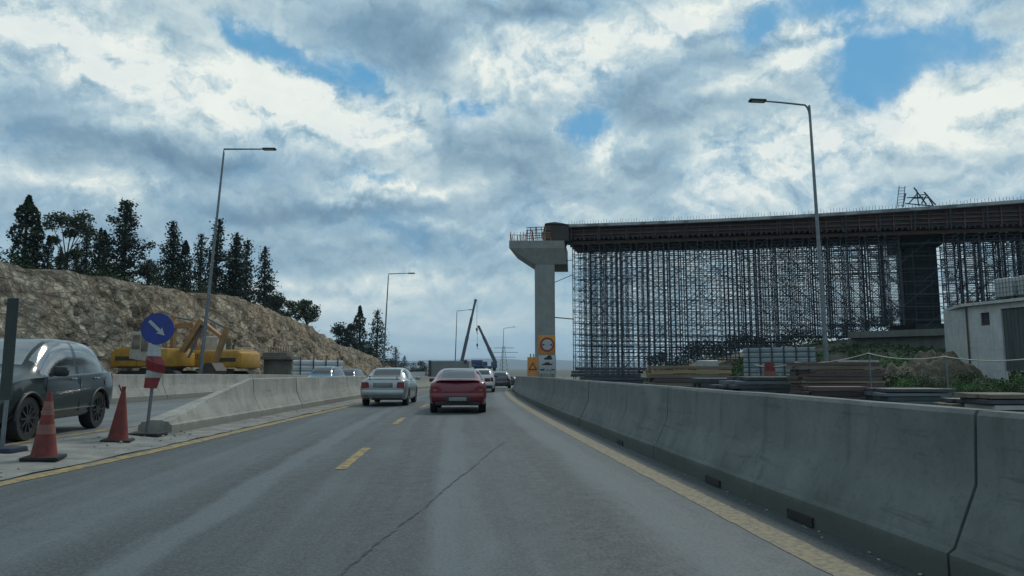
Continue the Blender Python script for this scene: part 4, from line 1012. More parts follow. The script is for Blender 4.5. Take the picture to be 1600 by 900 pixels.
# ------------------------------------------------------------------ excavators under the rock cut
M_digger = mat('digger_yellow', (.50, .27, .035), (.36, .19, .03), .5, scale=2.5)
M_diggerdk = mat('digger_dark_band', (.06, .05, .04), (.04, .036, .03), .6)
M_digarm = mat('dusty_orange_arm', (.36, .20, .075), (.22, .13, .06), .7, scale=3)
def excavator(label, p, rz, arm, cx=0.0):
    r = thing('excavator', label, 'excavator', p, rz, 'excavators below the rock cut')
    for s in (-1, 1):
        t = MB(); n = 26; out = []
        for k in range(n):
            a = 2 * math.pi * k / n; tx = 1.45 if math.cos(a) > 0 else -1.45; out.append((tx + .42 * math.cos(a), s * 1.15, .44 + .42 * math.sin(a)))
        t.prism(out, (0, -.28, 0), (0, .28, 0)); t.build('track', M_rubber, r)
        w = MB()
        for k in range(6): w.lathe([(.17, s * 1.15 - s * .02), (.17, s * 1.45)], (-1.3 + .52 * k, 0, .40), 12, 'y')
        w.build('track_rollers', M_diggerdk, r, smooth=40)
    u = MB(); u.box((0, 0, .75), (1.7, 1.7, .5), bev=.06); u.build('undercarriage', M_diggerdk, r, smooth=40)
    h = MB(); h.box((-.55, 0, 1.60), (3.3, 2.5, 1.05), bev=.09); h.box((.55, .55, 1.5), (1.6, 1.3, .8), bev=.06); h.box((-1.2, -.2, 2.14), (1.4, 1.9, .14), bev=.04); h.build('engine_housing', M_digger, r, smooth=40)
    cw = MB(); cw.box((-2.15, 0, 1.52), (.55, 2.5, 1.02), bev=.18); cw.build('counterweight', M_digger, r, smooth=40)
    for s in (-1, 1):
        q = MB(); q.box((-1.45, s * 1.256, 1.55), (1.2, .02, .24), bev=.004); q.build('side_band', M_diggerdk, r)
        q = MB()
        for xx in (-.75,): q.box((xx, s * 1.253, 1.60), (.025, .012, .95))
        q.build('panel_gaps', M_diggerdk, r)
        q = MB()
        for k in range(5): q.box((.14 + .12 * k, s * 1.254, 1.75), (.05, .012, .36))
        q.build('vent_grille', M_diggerdk, r)
    hd = MB(); hd.tube([(-1.9, -1.1, 2.0), (-1.9, -1.1, 2.35), (-.4, -1.1, 2.35), (-.4, -1.1, 2.0)], .025, 6); hd.build('handrail', M_white, r)
    ex = MB(); ex.box((-1.2, .3, 2.08), (1.6, 1.3, .12), bev=.03); ex.tube([(-1.5, .6, 2.05), (-1.5, .6, 2.5)], .07, 8); ex.build('exhaust_stack', M_diggerdk, r)
    c = MB(); c.prism([(.05 + cx, 0, 1.55), (1.35 + cx, 0, 1.35), (1.42 + cx, 0, 2.0), (1.05 + cx, 0, 3.0), (.15 + cx, 0, 3.0)], (0, -1.30, 0), (0, -.28, 0)); co = c.build('cab', mat('cab_frame_paint', (.46, .44, .38), (.34, .32, .27), .5), r)
    g = MB(); g.prism([(.18 + cx, -1.315, 2.08), (.68 + cx, -1.315, 2.08), (.66 + cx, -1.315, 2.88), (.23 + cx, -1.315, 2.88)], (0, -.006, 0), (0, .006, 0)); g.build('window', M_glass, co)
    g = MB(); g.prism([(.75 + cx, -1.315, 1.95), (1.28 + cx, -1.315, 1.95), (1.0 + cx, -1.315, 2.88), (.73 + cx, -1.315, 2.88)], (0, -.006, 0), (0, .006, 0)); g.build('window', M_glass, co)
    g = MB(); g.prism([(1.43 + cx, -1.15, 2.0), (1.43 + cx, -.35, 2.0), (1.075 + cx, -.35, 2.92), (1.075 + cx, -1.15, 2.92)], (.005, 0, 0), (.017, 0, 0)); g.build('window', M_glassd, co)
    f = MB(); f.box((.6 + cx, -.78, 3.03), (1.05, 1.02, .06), bev=.02); f.build('roof', M_white, co, smooth=40)
    A = [Vector(a) for a in arm]
    b = MB(); b.prism([A[0] + Vector((0, 0, -.2)), A[1] + Vector((.08, 0, -.20)), A[2] + Vector((0, 0, -.10)), A[2] + Vector((0, 0, .10)), A[1] + Vector((-.05, 0, .16)), A[0] + Vector((-.1, 0, .16))], (0, -.02, 0), (0, .36, 0)); b.build('boom', M_digarm, r)
    d = (A[3] - A[2]).normalized(); nrm = Vector((-d.z, 0, d.x))
    k = MB(); k.prism([A[2] - d * .7 + nrm * .12, A[2] + nrm * .16, A[3] + nrm * .09, A[3] - nrm * .09, A[2] - nrm * .13, A[2] - d * .7 - nrm * .05], (0, .02, 0), (0, .34, 0)); k.build('stick', M_digarm, r)
    cy = MB(); cy.tube([A[0] + Vector((.5, .19, -.1)), A[1] + Vector((.1, .19, -.3))], .07, 8); cy.tube([A[1] + Vector((.1, .19, .3)), A[2] - d * .6 + Vector((0, .19, 0))], .06, 8); cy.build('hydraulic_ram', M_steel, r)
    e = A[3]; w = MB(); w.prism([e + Vector((.15, 0, .1)), e + Vector((.45, 0, -.35)), e + Vector((.30, 0, -.95)), e + Vector((-.25, 0, -1.1)), e + Vector((-.75, 0, -.85)), e + Vector((-.55, 0, -.35)), e + Vector((-.2, 0, .12))], (0, -.45, 0), (0, .80, 0)); w.build('bucket', M_diggerdk, r)
Y1 = 41.5; p = at(252, 588, Y1); p.z = terr(p.x, Y1)
excavator('yellow excavator with folded arm behind the round blue arrow sign, counterweight to the left', p, R(-6), [(1.0, 0, 1.7), (2.2, 0, 3.75), (3.6, 0, 2.75), (3.15, 0, 1.2)], -1.25)
Y2 = 45; p = at(336, 588, Y2); p.z = terr(p.x, Y2)
excavator('yellow excavator right of the tall left street lamp, counterweight to the right', p, R(172), [(1.0, 0, 1.7), (1.55, 0, 3.8), (2.9, 0, 3.7), (2.9, 0, 2.0)])

# short concrete pier stub and white hoarding
def pier_stub():
    Y = 54; a, b = at(412, 588, Y), at(455, 588, Y); r = thing('pier_stub', 'short brownish concrete pier stub with flat cap below the rock cut', 'pier', ((a.x + b.x) / 2, Y, zr(Y)))
    w = b.x - a.x; zt = at(430, 562, Y).z - zr(Y); M_b = concrete('brown_concrete', (.17, .155, .13), (.11, .10, .088), (.08, .075, .065))
    m_ = MB(); n = 40; prof = []
    for k in range(n):
        t = 2 * math.pi * k / n; q = w / 2 * (.97 + .03 * (k % 2)); prof.append((q * math.cos(t), q * .8 * math.sin(t), 0))
    m_.prism(prof, (0, 0, -.4), (0, 0, zt)); m_.build('shaft', M_b, r)
    c = MB(); c.box((0, 0, zt + .13), (w * 1.28, w * 1.1, .26), bev=.03); c.box((0, 0, zt + .40), (w * .86, w * .8, .26), bev=.02); c.build('cap', M_b, r)
    q = MB()
    for k in range(9): q.bar((w * (-.36 + .09 * k), 0, zt + .5), (w * (-.36 + .09 * k), 0, zt + .95 + .1 * (k % 3)), .03)
    q.build('starter_bars', M_plyd, r)
pier_stub()
M_sheet = mat('white_metal_sheet', (.52, .55, .56), (.38, .41, .43), .45, .2, scale=2, stretch=(.3, 1, 4))
M_post = mat('dark_post', (.05, .055, .06), (.035, .04, .045), .6)
def hoarding(name, label, p0, p1, h, nb, npost, rib='h', M=None):
    a, b = Vector(p0), Vector(p1); L = (b - a).length; rz = math.atan2(b.y - a.y, b.x - a.x)
    r = thing(name, label, 'hoarding', a, rz)
    s = MB(); n = nb
    for i in range(n):
        z0, z1 = h * i / n, h * (i + 1) / n; d = (z1 - z0)
        s.prism([(0, 0, z0 + .004), (0, -.05, z0 + d * .25), (0, -.05, z0 + d * .72), (0, 0, z1 - .004), (0, .02, z1 - .004), (0, .02, z0 + .004)], (0, 0, 0), (L, 0, 0))
    s.build('sheet', M or M_sheet, r)
    for k in range(npost):
        x = L * (k + .5) / npost; q = MB(); q.bar((x, -.09, -.3), (x, -.09, h + .25), .07); q.build('post', M_post, r)
Y = 58; a, b = at(457, 590, Y), at(535, 590, 64); a.z = zr(Y); b.z = zr(64)
hoarding('site_hoarding', 'white ribbed metal hoarding with dark posts behind the median barrier', a, b, at(457, 562, Y).z - a.z, 5, 4)

# ------------------------------------------------------------------ crane trucks, truck body, pylon in the distance
M_navy = mat('crane_blue', (.025, .06, .16), (.018, .04, .10), .5, scale=1)
M_boom = mat('boom_steel', (.075, .09, .11), (.05, .06, .075), .5, scale=2)
def crane(label, Y, cx, base, tip, flip):
    p = at(cx, 585, Y); p.z = terr(p.x, p.y) + .02; r = thing('mobile_crane', label, 'crane', p, 0, 'mobile cranes beyond the queue of cars'); s = Y / F_PX
    L = 6.2
    c = MB(); c.box((0, 0, 1.15), (L, 2.4, .55), bev=.06); c.build('carrier', M_navy, r, smooth=40)
    cab = MB(); cab.prism([(-L / 2 * flip, 0, 1.3), (-L / 2 * flip + 1.7 * flip, 0, 1.3), (-L / 2 * flip + 1.7 * flip, 0, 2.7), (-L / 2 * flip + .45 * flip, 0, 2.7), (-L / 2 * flip, 0, 1.9)], (0, -1.15, 0), (0, 1.15, 0)); co = cab.build('cab', M_navy, r)
    g = MB(); g.box((-L / 2 * flip + .95 * flip, -1.16, 2.25), (1.0, .02, .6)); g.build('window', M_glassd, co)
    h = MB(); h.box((L * .2 * flip, 0, 2.1), (3.0, 2.3, 1.25), bev=.15); h.build('slewing_body', M_navy, r, smooth=40)
    for x in (-2.3, -.9, .9, 2.3):
        for sd_ in (-1, 1):
            t = MB(); t.lathe([(.30, sd_ * .85), (.52, sd_ * .85), (.54, sd_ * 1.0), (.52, sd_ * 1.2), (.30, sd_ * 1.2)], (x, 0, .54), 20, 'y'); t.build('wheel', M_rubber, r, smooth=40)
    O = p; A, B = at(*base, Y) - O, at(*tip, Y + 1) - O
    b = MB(); A.z = max(2.0, A.z)
    for (t0, t1, w) in ((0, .42, .85), (.40, .72, .70), (.70, 1, .55)): b.bar(A.lerp(B, t0), A.lerp(B, t1), w, w * 1.15)
    b.box(B, (.7, .5, .5)); b.build('boom', M_boom, r)
    rp = MB(); d = Vector((.5 * flip * -1 if False else .45, 0, 0)); rp.tube([B + Vector((.4 * flip, 0, 0)), B + Vector((.4 * flip, 0, -(B.z * .42)))], .045, 5); ho = B + Vector((.4 * flip, 0, -(B.z * .42)))
    rp.build('hoist_rope', M_post, r); k = MB(); k.box(ho, (.5, .4, .8), bev=.1); k.tube([ho - Vector((0, 0, .4)), ho - Vector((0, 0, .9)), ho - Vector((-.25, 0, 1.15)), ho - Vector((-.4, 0, .9))], .07, 6); k.build('hook_block', M_post, r)
crane('mobile crane with the longer steep boom leaning right, above the red coupe', 188, 738, (721, 570), (743, 469), 1)
crane('mobile crane with the shorter boom leaning left, above the dark grey-violet car', 205, 760, (775, 568), (748, 510), -1)
def box_truck():
    Y = 92; a, b = at(672, 600, Y), at(733, 600, Y); z0 = zr(Y); r = thing('box_truck', 'grey box truck body behind the red coupe, with a dark left edge', 'truck', ((a.x + b.x) / 2, Y, z0)); w = b.x - a.x; zt = at(700, 564, Y).z - z0
    m_ = MB(); m_.box((0, 2.6, (zt + 1.0) / 2), (w, 5.2, zt - 1.0), bev=.04); m_.build('cargo_box', mat('grey_tarpaulin', (.23, .24, .235), (.17, .18, .175), .7, scale=.8), r)
    q = MB(); q.box((-w / 2 - .06, -.02, zt / 2 + .2), (.34, .3, zt - .3)); q.build('rear_post', M_post, r)
    q = MB(); q.box((w * .40, -.04, zt - .1), (.4, .12, .4)); q.build('top_lamp', M_post, r)
    c = MB(); c.box((0, 2.6, .8), (w * .8, 5.4, .3)); c.build('chassis', M_blk, r)
    k = MB(); k.box((0, 6.3, 1.7), (w * .8, 1.8, 2.0), bev=.15); k.build('cab', M_navy, r)
    for y in (1.2, 5.9):
        for s in (-1, 1):
            t = MB(); t.lathe([(.3, s * w * .26), (.5, s * w * .26), (.5, s * w * .4), (.3, s * w * .4)], (0, y, .5), 18, 'x'); t.build('wheel', M_rubber, r, smooth=40)
box_truck()
def guard_wall():
    a, b = at(640, 592, 84), at(664, 592, 90); m_ = MB(); z = zr(87)
    m_.bar((a.x, 84, z + 1.35), (b.x, 90, z + 1.35), .08, 1.0); o = m_.build('white_panel_fence', M_sheet, origin=((a.x + b.x) / 2, 87, z + .85)); tag(o, 'low white panel just right of the silver sedan, beyond the median barrier', 'fence panel')
guard_wall()
def pylon():
    Y = 420; b0 = at(787, 588, Y); b0.z = -6; r = thing('power_pylon', 'faint lattice power pylon behind the most distant street lamp', 'pylon', b0); H = at(787, 541, Y).z + 6; m_ = MB()
    w = lambda t: 2.6 * (1 - t) + .5
    for i in range(9):
        t0, t1 = i / 9, (i + 1) / 9
        for sx in (-1, 1):
            for sy in (-1, 1): m_.bar((sx * w(t0), sy * w(t0), H * t0), (sx * w(t1), sy * w(t1), H * t1), .22)
            m_.bar((sx * w(t0), -w(t0), H * t0), (-sx * w(t1), -w(t1), H * t1), .14)
    m_.build('lattice_tower', M_steel, r); a = MB()
    for t, l in ((.68, 7), (.82, 8.5), (.95, 6)): a.bar((-l, 0, H * t), (l, 0, H * t), .28)
    a.build('cross_arms', M_steel, r)
pylon()

# ------------------------------------------------------------------ roadworks signs behind the barrier
def narrow_sign():
    Y = 44.0; b0 = at(855, 590, Y); z0 = terr(b0.x, Y); r = thing('width_limit_sign', 'amber sign board with red circle above a white plate of black vehicle symbols', 'road sign', (b0.x, Y, z0)); O = Vector((b0.x, Y, z0)); Q = lambda px, py, d=0: at(px, py, Y) - O + Vector((0, d, 0))
    p = MB()
    for px in (846, 863): a = Q(px, 560); p.tube([(a.x, .05, -.3), (a.x, .05, Q(px, 528).z)], .045, 8)
    p.build('posts', M_steel, r, smooth=40)
    a, b = Q(841, 524), Q(868, 553); m_ = MB(); m_.box(((a.x + b.x) / 2, 0, (a.z + b.z) / 2), (b.x - a.x, .03, a.z - b.z), bev=.008); bo = m_.build('amber_board', M_amber, r, smooth=40)
    c = Vector(((a.x + b.x) / 2 + .02, -.02, (a.z + b.z) / 2)); R0 = (b.x - a.x) * .42
    q = MB(); q.lathe([(R0, -.006), (R0, .006)], c, 36, 'y'); q.build('red_circle', M_signr, bo, smooth=40)
    q = MB(); q.lathe([(R0 * .74, -.012), (R0 * .74, -.004)], c, 36, 'y'); q.build('white_centre', M_signw, bo, smooth=40)
    for s in (-1, 1):
        q = MB(); q.prism([c + Vector((s * R0 * .30, 0, -R0 * .02)), c + Vector((s * R0 * .66, 0, R0 * .15)), c + Vector((s * R0 * .66, 0, -R0 * .19))], (0, -.017, 0), (0, -.0125, 0)); q.build('black_arrow', M_inkb, bo)
    a, b = Q(842, 555), Q(869, 584); m_ = MB(); m_.box(((a.x + b.x) / 2, 0, (a.z + b.z) / 2), (b.x - a.x, .03, a.z - b.z), bev=.008); bo = m_.build('white_plate', M_signw, r, smooth=40)
    cx, w, h = (a.x + b.x) / 2, b.x - a.x, a.z - b.z
    def shape(name, pts, x, z, s):
        g = MB(); g.prism([(cx + x * w + px * s, 0, b.z + z * h + pz * s) for px, pz in pts], (0, -.021, 0), (0, -.0155, 0)); g.build(name, M_inkb, bo)
    shape('car_symbol', [(-.5, 0), (.5, 0), (.5, .22), (.42, .30), (.36, .55), (.0, .55), (-.22, .30), (-.5, .24)], .04, .76, w * .46)
    shape('car_symbol', [(-.5, 0), (.5, 0), (.5, .14), (.30, .17), (.18, .30), (-.14, .30), (-.28, .16), (-.5, .13)], -.02, .46, w * .58)
    for x0, ww in ((-.30, .26), (-.02, .12), (.16, .08), (.30, .18)): shape('black_lettering', [(-.5, 0), (.5, 0), (.5, .42), (-.5, .34)], x0, .17 + (.02 if x0 > .2 else 0), w * ww)
narrow_sign()
def amber_sign():
    Y = 47.5; b0 = at(832, 590, Y); z0 = terr(b0.x, Y); r = thing('amber_sign', 'narrow amber roadworks sign with reddish symbol, left of the width limit sign', 'road sign', (b0.x, Y, z0)); O = Vector((b0.x, Y, z0)); Q = lambda px, py: at(px, py, Y) - O
    p = MB()
    for px in (829, 834): p.tube([(Q(px, 560).x, .05, -.3), (Q(px, 560).x, .05, Q(px, 553).z)], .04, 8)
    p.build('posts', M_steel, r, smooth=40)
    a, b = Q(824, 558), Q(841, 592); m_ = MB(); m_.box(((a.x + b.x) / 2, 0, (a.z + b.z) / 2), (b.x - a.x, .03, a.z - b.z), bev=.008); bo = m_.build('board', M_amber, r, smooth=40)
    cx, cz, w = (a.x + b.x) / 2, (a.z + b.z) / 2, b.x - a.x
    g = MB(); g.prism([(cx - w * .42, 0, cz - w * .18), (cx + w * .42, 0, cz - w * .18), (cx, 0, cz + w * .55)], (0, -.021, 0), (0, -.0155, 0)); tri = g.build('warning_triangle', M_signr, bo)
    g = MB(); g.prism([(cx - w * .24, 0, cz - w * .08), (cx + w * .24, 0, cz - w * .08), (cx, 0, cz + w * .34)], (0, -.027, 0), (0, -.0215, 0)); g.build('triangle_field', M_amberp, tri)
    g = MB(); g.box((cx, -.018, b.z + w * .42), (w * .86, .006, w * .52)); g.build('pale_plate', M_amberp, bo)
amber_sign()

# ------------------------------------------------------------------ the bridge under construction
A0, A1 = Vector((4.9, 62.0, 0)), Vector((38.3, 52.7, 0))
AX = (A1 - A0).normalized(); PX = Vector((-AX.y, AX.x, 0)) * 1.0           # PX points away from the camera
DL = 62.0; DW = 5.2
def dz_top(s): return 14.15 + .26 * math.sin(s / 36 * 3.1) * -1
def dz_bot(s): return 12.25 - .6 * min(s, 60) / 34.7
def bridge():
    r = thing('bridge_deck', 'long unfinished bridge deck in dark timber formwork running off to the right', 'bridge', A0, math.atan2(AX.y, AX.x))
    def slab(name, y0, y1, f0, f1, m_, s0=0, s1=DL, n=24):
        mb = MB()
        for i in range(n + 1):
            s = s0 + (s1 - s0) * i / n; mb.v += [(s, y0, f0(s)), (s, y1, f0(s)), (s, y1, f1(s)), (s, y0, f1(s))]
        for i in range(n):
            for k in range(4): mb.f.append((i * 4 + k, i * 4 + (k + 1) % 4, i * 4 + 4 + (k + 1) % 4, i * 4 + 4 + k)); mb.mi.append(0)
        mb.f += [(0, 1, 2, 3), (n * 4 + 3, n * 4 + 2, n * 4 + 1, n * 4)]; mb.mi += [0, 0]
        return mb.build(name, m_, r)
    slab('side_formwork', .06, .18, lambda s: dz_bot(s) + .55, lambda s: dz_top(s) - .42, M_plyd)
    slab('deck_slab', .0, DW, lambda s: dz_top(s) - .36, lambda s: dz_top(s) - .12, M_pier)
    slab('edge_board', -.50, -.42, lambda s: dz_top(s) - .40, lambda s: dz_top(s) - .16, mat('bright_edge_board', (.34, .36, .37), (.14, .15, .16), .6, scale=.9, lo=.42, hi=.58))
    slab('edge_walkway', -.42, .0, lambda s: dz_top(s) - .47, lambda s: dz_top(s) - .42, M_wood)
    slab('far_formwork', DW - .1, DW, lambda s: dz_bot(s) + .3, lambda s: dz_top(s) - .4, M_plyd)
    slab('soffit_formwork', .2, DW - .12, lambda s: dz_bot(s) + .52, lambda s: dz_bot(s) + .62, M_plyd)
    for f in (.22, .48, .72):
        slab('waler', -.10, .05, lambda s, f=f: dz_bot(s) + .5 + f * 1.35, lambda s, f=f: dz_bot(s) + .5 + f * 1.35 + .085, M_woodred)
    for k in range(50):
        s = .3 + k * 1.24; q = MB(); q.bar((s, -.05, dz_bot(s) + .30), (s, -.05, dz_top(s) - .45), .09, .14); q.build('stud', M_woodred, r)
    for y in (.25, 1.5, 2.7, 3.9, 4.9): slab('bearer_beam', y, y + .22, lambda s: dz_bot(s) + .02, lambda s: dz_bot(s) + .30, M_wood)
    jb = MB(); s = 0
    while s < DL: jb.box((s, DW / 2 - .1, dz_bot(s) + .41), (.10, DW + .5, .20)); s += .42
    jb.build('joists', M_plyd, r)['kind'] = 'stuff'
    rb = MB(); rr = random.Random(4); s = .2
    while s < DL:
        rb.bar((s, .15 + rr.uniform(-.05, .05), dz_top(s) - .2), (s + rr.uniform(-.04, .04), .15, dz_top(s) + rr.uniform(.16, .34)), .022); rb.bar((s, 1.2, dz_top(s) - .2), (s, 1.2, dz_top(s) + rr.uniform(.1, .3)), .022); s += .24
    rb.build('reinforcing_bars', M_scaf, r)['kind'] = 'stuff'
    pr = MB(); s = .5
    while s < DL: pr.bar((s, -.42, dz_bot(s) + .2), (s, -.46, dz_top(s) - .45), .05); pr.bar((s, .0, dz_bot(s) + .25), (s, -.44, dz_top(s) - .5), .05); s += 2.48
    pr.build('bracket_frames', M_scaf, r)['kind'] = 'stuff'
bridge()
def hexa(mb, b, t):
    mb.add(list(b) + list(t), [(3, 2, 1, 0), (4, 5, 6, 7), (0, 1, 5, 4), (1, 2, 6, 5), (2, 3, 7, 6), (3, 0, 4, 7)])
def front_pier():
    Y = 61.5; c0, c1 = at(837.5, 590, Y), at(868, 590, Y); cx = (c0.x + c1.x) / 2; z0 = terr(cx, Y)
    r = thing('bridge_pier', 'pale concrete T-shaped bridge pier at the left end of the unfinished deck', 'bridge pier', (cx, Y, z0)); O = Vector((cx, Y, z0)); Q = lambda px, py, y=Y: at(px, py, y) - O
    zb, zm, zt = Q(850, 413).z, Q(800, 389).z, Q(800, 377.5).z; w = c1.x - c0.x
    m_ = MB(); m_.box((0, 1.3, (zb - .6) / 2), (w, 2.6, zb + .6), bev=.05); m_.build('column', M_pier, r)
    xl, xr = Q(795.5, 380).x, Q(881, 380).x; bl, br = Q(835, 410).x, Q(886, 410).x
    m_ = MB(); hexa(m_, [(bl, .0, zb), (br, .0, zb), (br + .5, 5.0, zb), (bl + .5, 5.0, zb)], [(xl, -.5, zm), (xr, -.5, zm), (xr + .8, 5.6, zm), (xl + .8, 5.6, zm)])
    m_.build('cap_flare', M_pier, r)
    m_ = MB(); hexa(m_, [(xl, -.505, zm), (xr, -.505, zm), (xr + .8, 5.6, zm), (xl + .8, 5.6, zm)], [(xl, -.505, zt), (xr, -.505, zt), (xr + .8, 5.6, zt), (xl + .8, 5.6, zt)]); m_.build('cap_beam', M_pier, r)
    rr = random.Random(9); b = MB()
    for i in range(70):
        x = rr.uniform(xl + .15, xl + 1.6); y = rr.uniform(-.3, 5); b.bar((x, y, zt), (x + rr.uniform(-.06, .06), y, zt + rr.uniform(.4, 1.0)), .025)
    b.build('starter_bars', M_woodred, r)['kind'] = 'stuff'
    P_ = MB(); xa, xb = Q(822, 370).x, Q(860, 370).x; M_or = mat('orange_timber', (.40, .17, .06), (.22, .10, .05), .8, scale=3)
    for i in range(16):
        x = xa + (xb - xa) * i / 15; P_.bar((x, -.2 + .2 * (i % 3), zt + .02), (x + rr.uniform(-.25, .25), -.1, zt + rr.uniform(.7, 1.35)), .07)
    for k in range(5): P_.bar((xa, -.25, zt + .2 + .25 * k), (xb, -.2, zt + .28 + .25 * k + rr.uniform(-.05, .12)), .06)
    P_.bar((xl + .1, -.3, zt + .55), (xa, -.3, zt + .5), .05); P_.bar((xl + .1, -.3, zt), (xl + .1, -.3, zt + .8), .06)
    P_.build('falsework_timbers', M_or, r)
    bx = MB(); x0, x1 = Q(853, 370).x, Q(880, 370).x; bx.box(((x0 + x1) / 2 + .25, 2.4, zt + .78), (x1 - x0 + .5, 5.2, 1.54), bev=.03); bx.build('end_formwork', M_plyd, r)
    g = MB(); g.prism([(x0 - .1, 0, zt + 1.56), (x1 + .35, 0, zt + 1.50), (x1 - .1, 0, zt + 1.60), ((x0 + x1) / 2, 0, zt + 1.70), (x0 + .15, 0, zt + 1.62)], (0, -.35, 0), (0, 5, 0)); g.build('tarpaulin', mat('grey_tarp', (.10, .12, .13), (.055, .065, .07), .8, scale=2), r)
front_pier()
def second_pier():
    Y = 57.0; a, b = at(1431, 515, Y), at(1476, 515, Y); cx = (a.x + b.x) / 2; z0 = terr(cx, Y); r = thing('bridge_pier', 'shade-darkened bridge pier standing inside the falsework left of the white hut', 'bridge pier', (cx, Y, z0)); O = Vector((cx, Y, z0)); Q = lambda px, py: at(px, py, Y) - O
    w = b.x - a.x; zt = Q(1445, 362).z; M_pierdk = mat('shade_dark_pier', (.028, .048, .048), (.018, .030, .032), .9, scale=1.5, stretch=(1, 1, .3), bump=.5)  # bare pier standing in shadow: the shade is put into this dark colour
    rz = Matrix.Rotation(math.atan2(AX.y, AX.x), 3, 'Z')
    m_ = MB(); m_.box((0, 1.2, zt / 2 - .5), (w * .97, 2.6, zt + 1), bev=.05, rot=rz); m_.build('column', M_pierdk, r)
    m_ = MB(); m_.box((0, 1.6, zt - .7), (w * 1.28, 4.6, 1.2), bev=.08, rot=rz); m_.build('pier_head', M_pierdk, r)
    s = MB()
    for sx in (-1, 0, 1):
        x = sx * w * .54; s.bar((x, -.55 - .2 * sx, -.5), (x, -.55 - .2 * sx, zt + .2), .07)
    for k in range(12): s.bar((-w * .58, -.45, .4 + k * zt / 12), (w * .58, -.68, .4 + k * zt / 12), .045)
    s.build('access_scaffold', M_scaf, r)
    f = MB(); f.box((0, .8, .35), (w * 1.6, 4.0, 1.0), bev=.05); f.build('footing', M_pierdk, r)
second_pier()
def top_gear():
    # ladder and loose rods sticking up over the second pier
    Y = 55.6; O = at(1440, 322, Y); O.z -= .4; r = thing('rod_bundle', 'tangle of steel rods sticking up from the deck above the dark pier', 'steel rods', O); Q = lambda px, py: at(px, py, Y) - O; m_ = MB()
    for (a, b, c, d) in ((1428, 293, 1452, 318), (1415, 302, 1415, 322), (1417, 309, 1446, 306), (1436, 305, 1450, 302), (1448, 304, 1464, 322), (1420, 318, 1438, 300), (1440, 318, 1452, 303), (1427, 310, 1456, 307), (1415, 318, 1462, 320), (1432, 296, 1440, 320), (1444, 300, 1466, 318)): m_.bar(Q(a, b), Q(c, d) + Vector((0, .4, 0)), .075)
    m_.build('rods', M_scaf, r)
    O = at(1408, 326, Y); r2 = thing('ladder', 'thin ladder rising above the deck just left of the steel rods', 'ladder', O); Q = lambda px, py: at(px, py, Y) - O
    for s, (t, b) in enumerate((((1405, 291), (1401, 325)), ((1414, 291), (1411, 323)))): q = MB(); q.bar(Q(*b), Q(*t), .05); q.build('rail', M_steel, r2)
    for k in range(7):
        t = .08 + k * .14; q = MB(); q.bar(Q(1401, 325).lerp(Q(1405, 291), t), Q(1411, 323).lerp(Q(1414, 291), t), .035); q.build('rung', M_steel, r2)
top_gear()

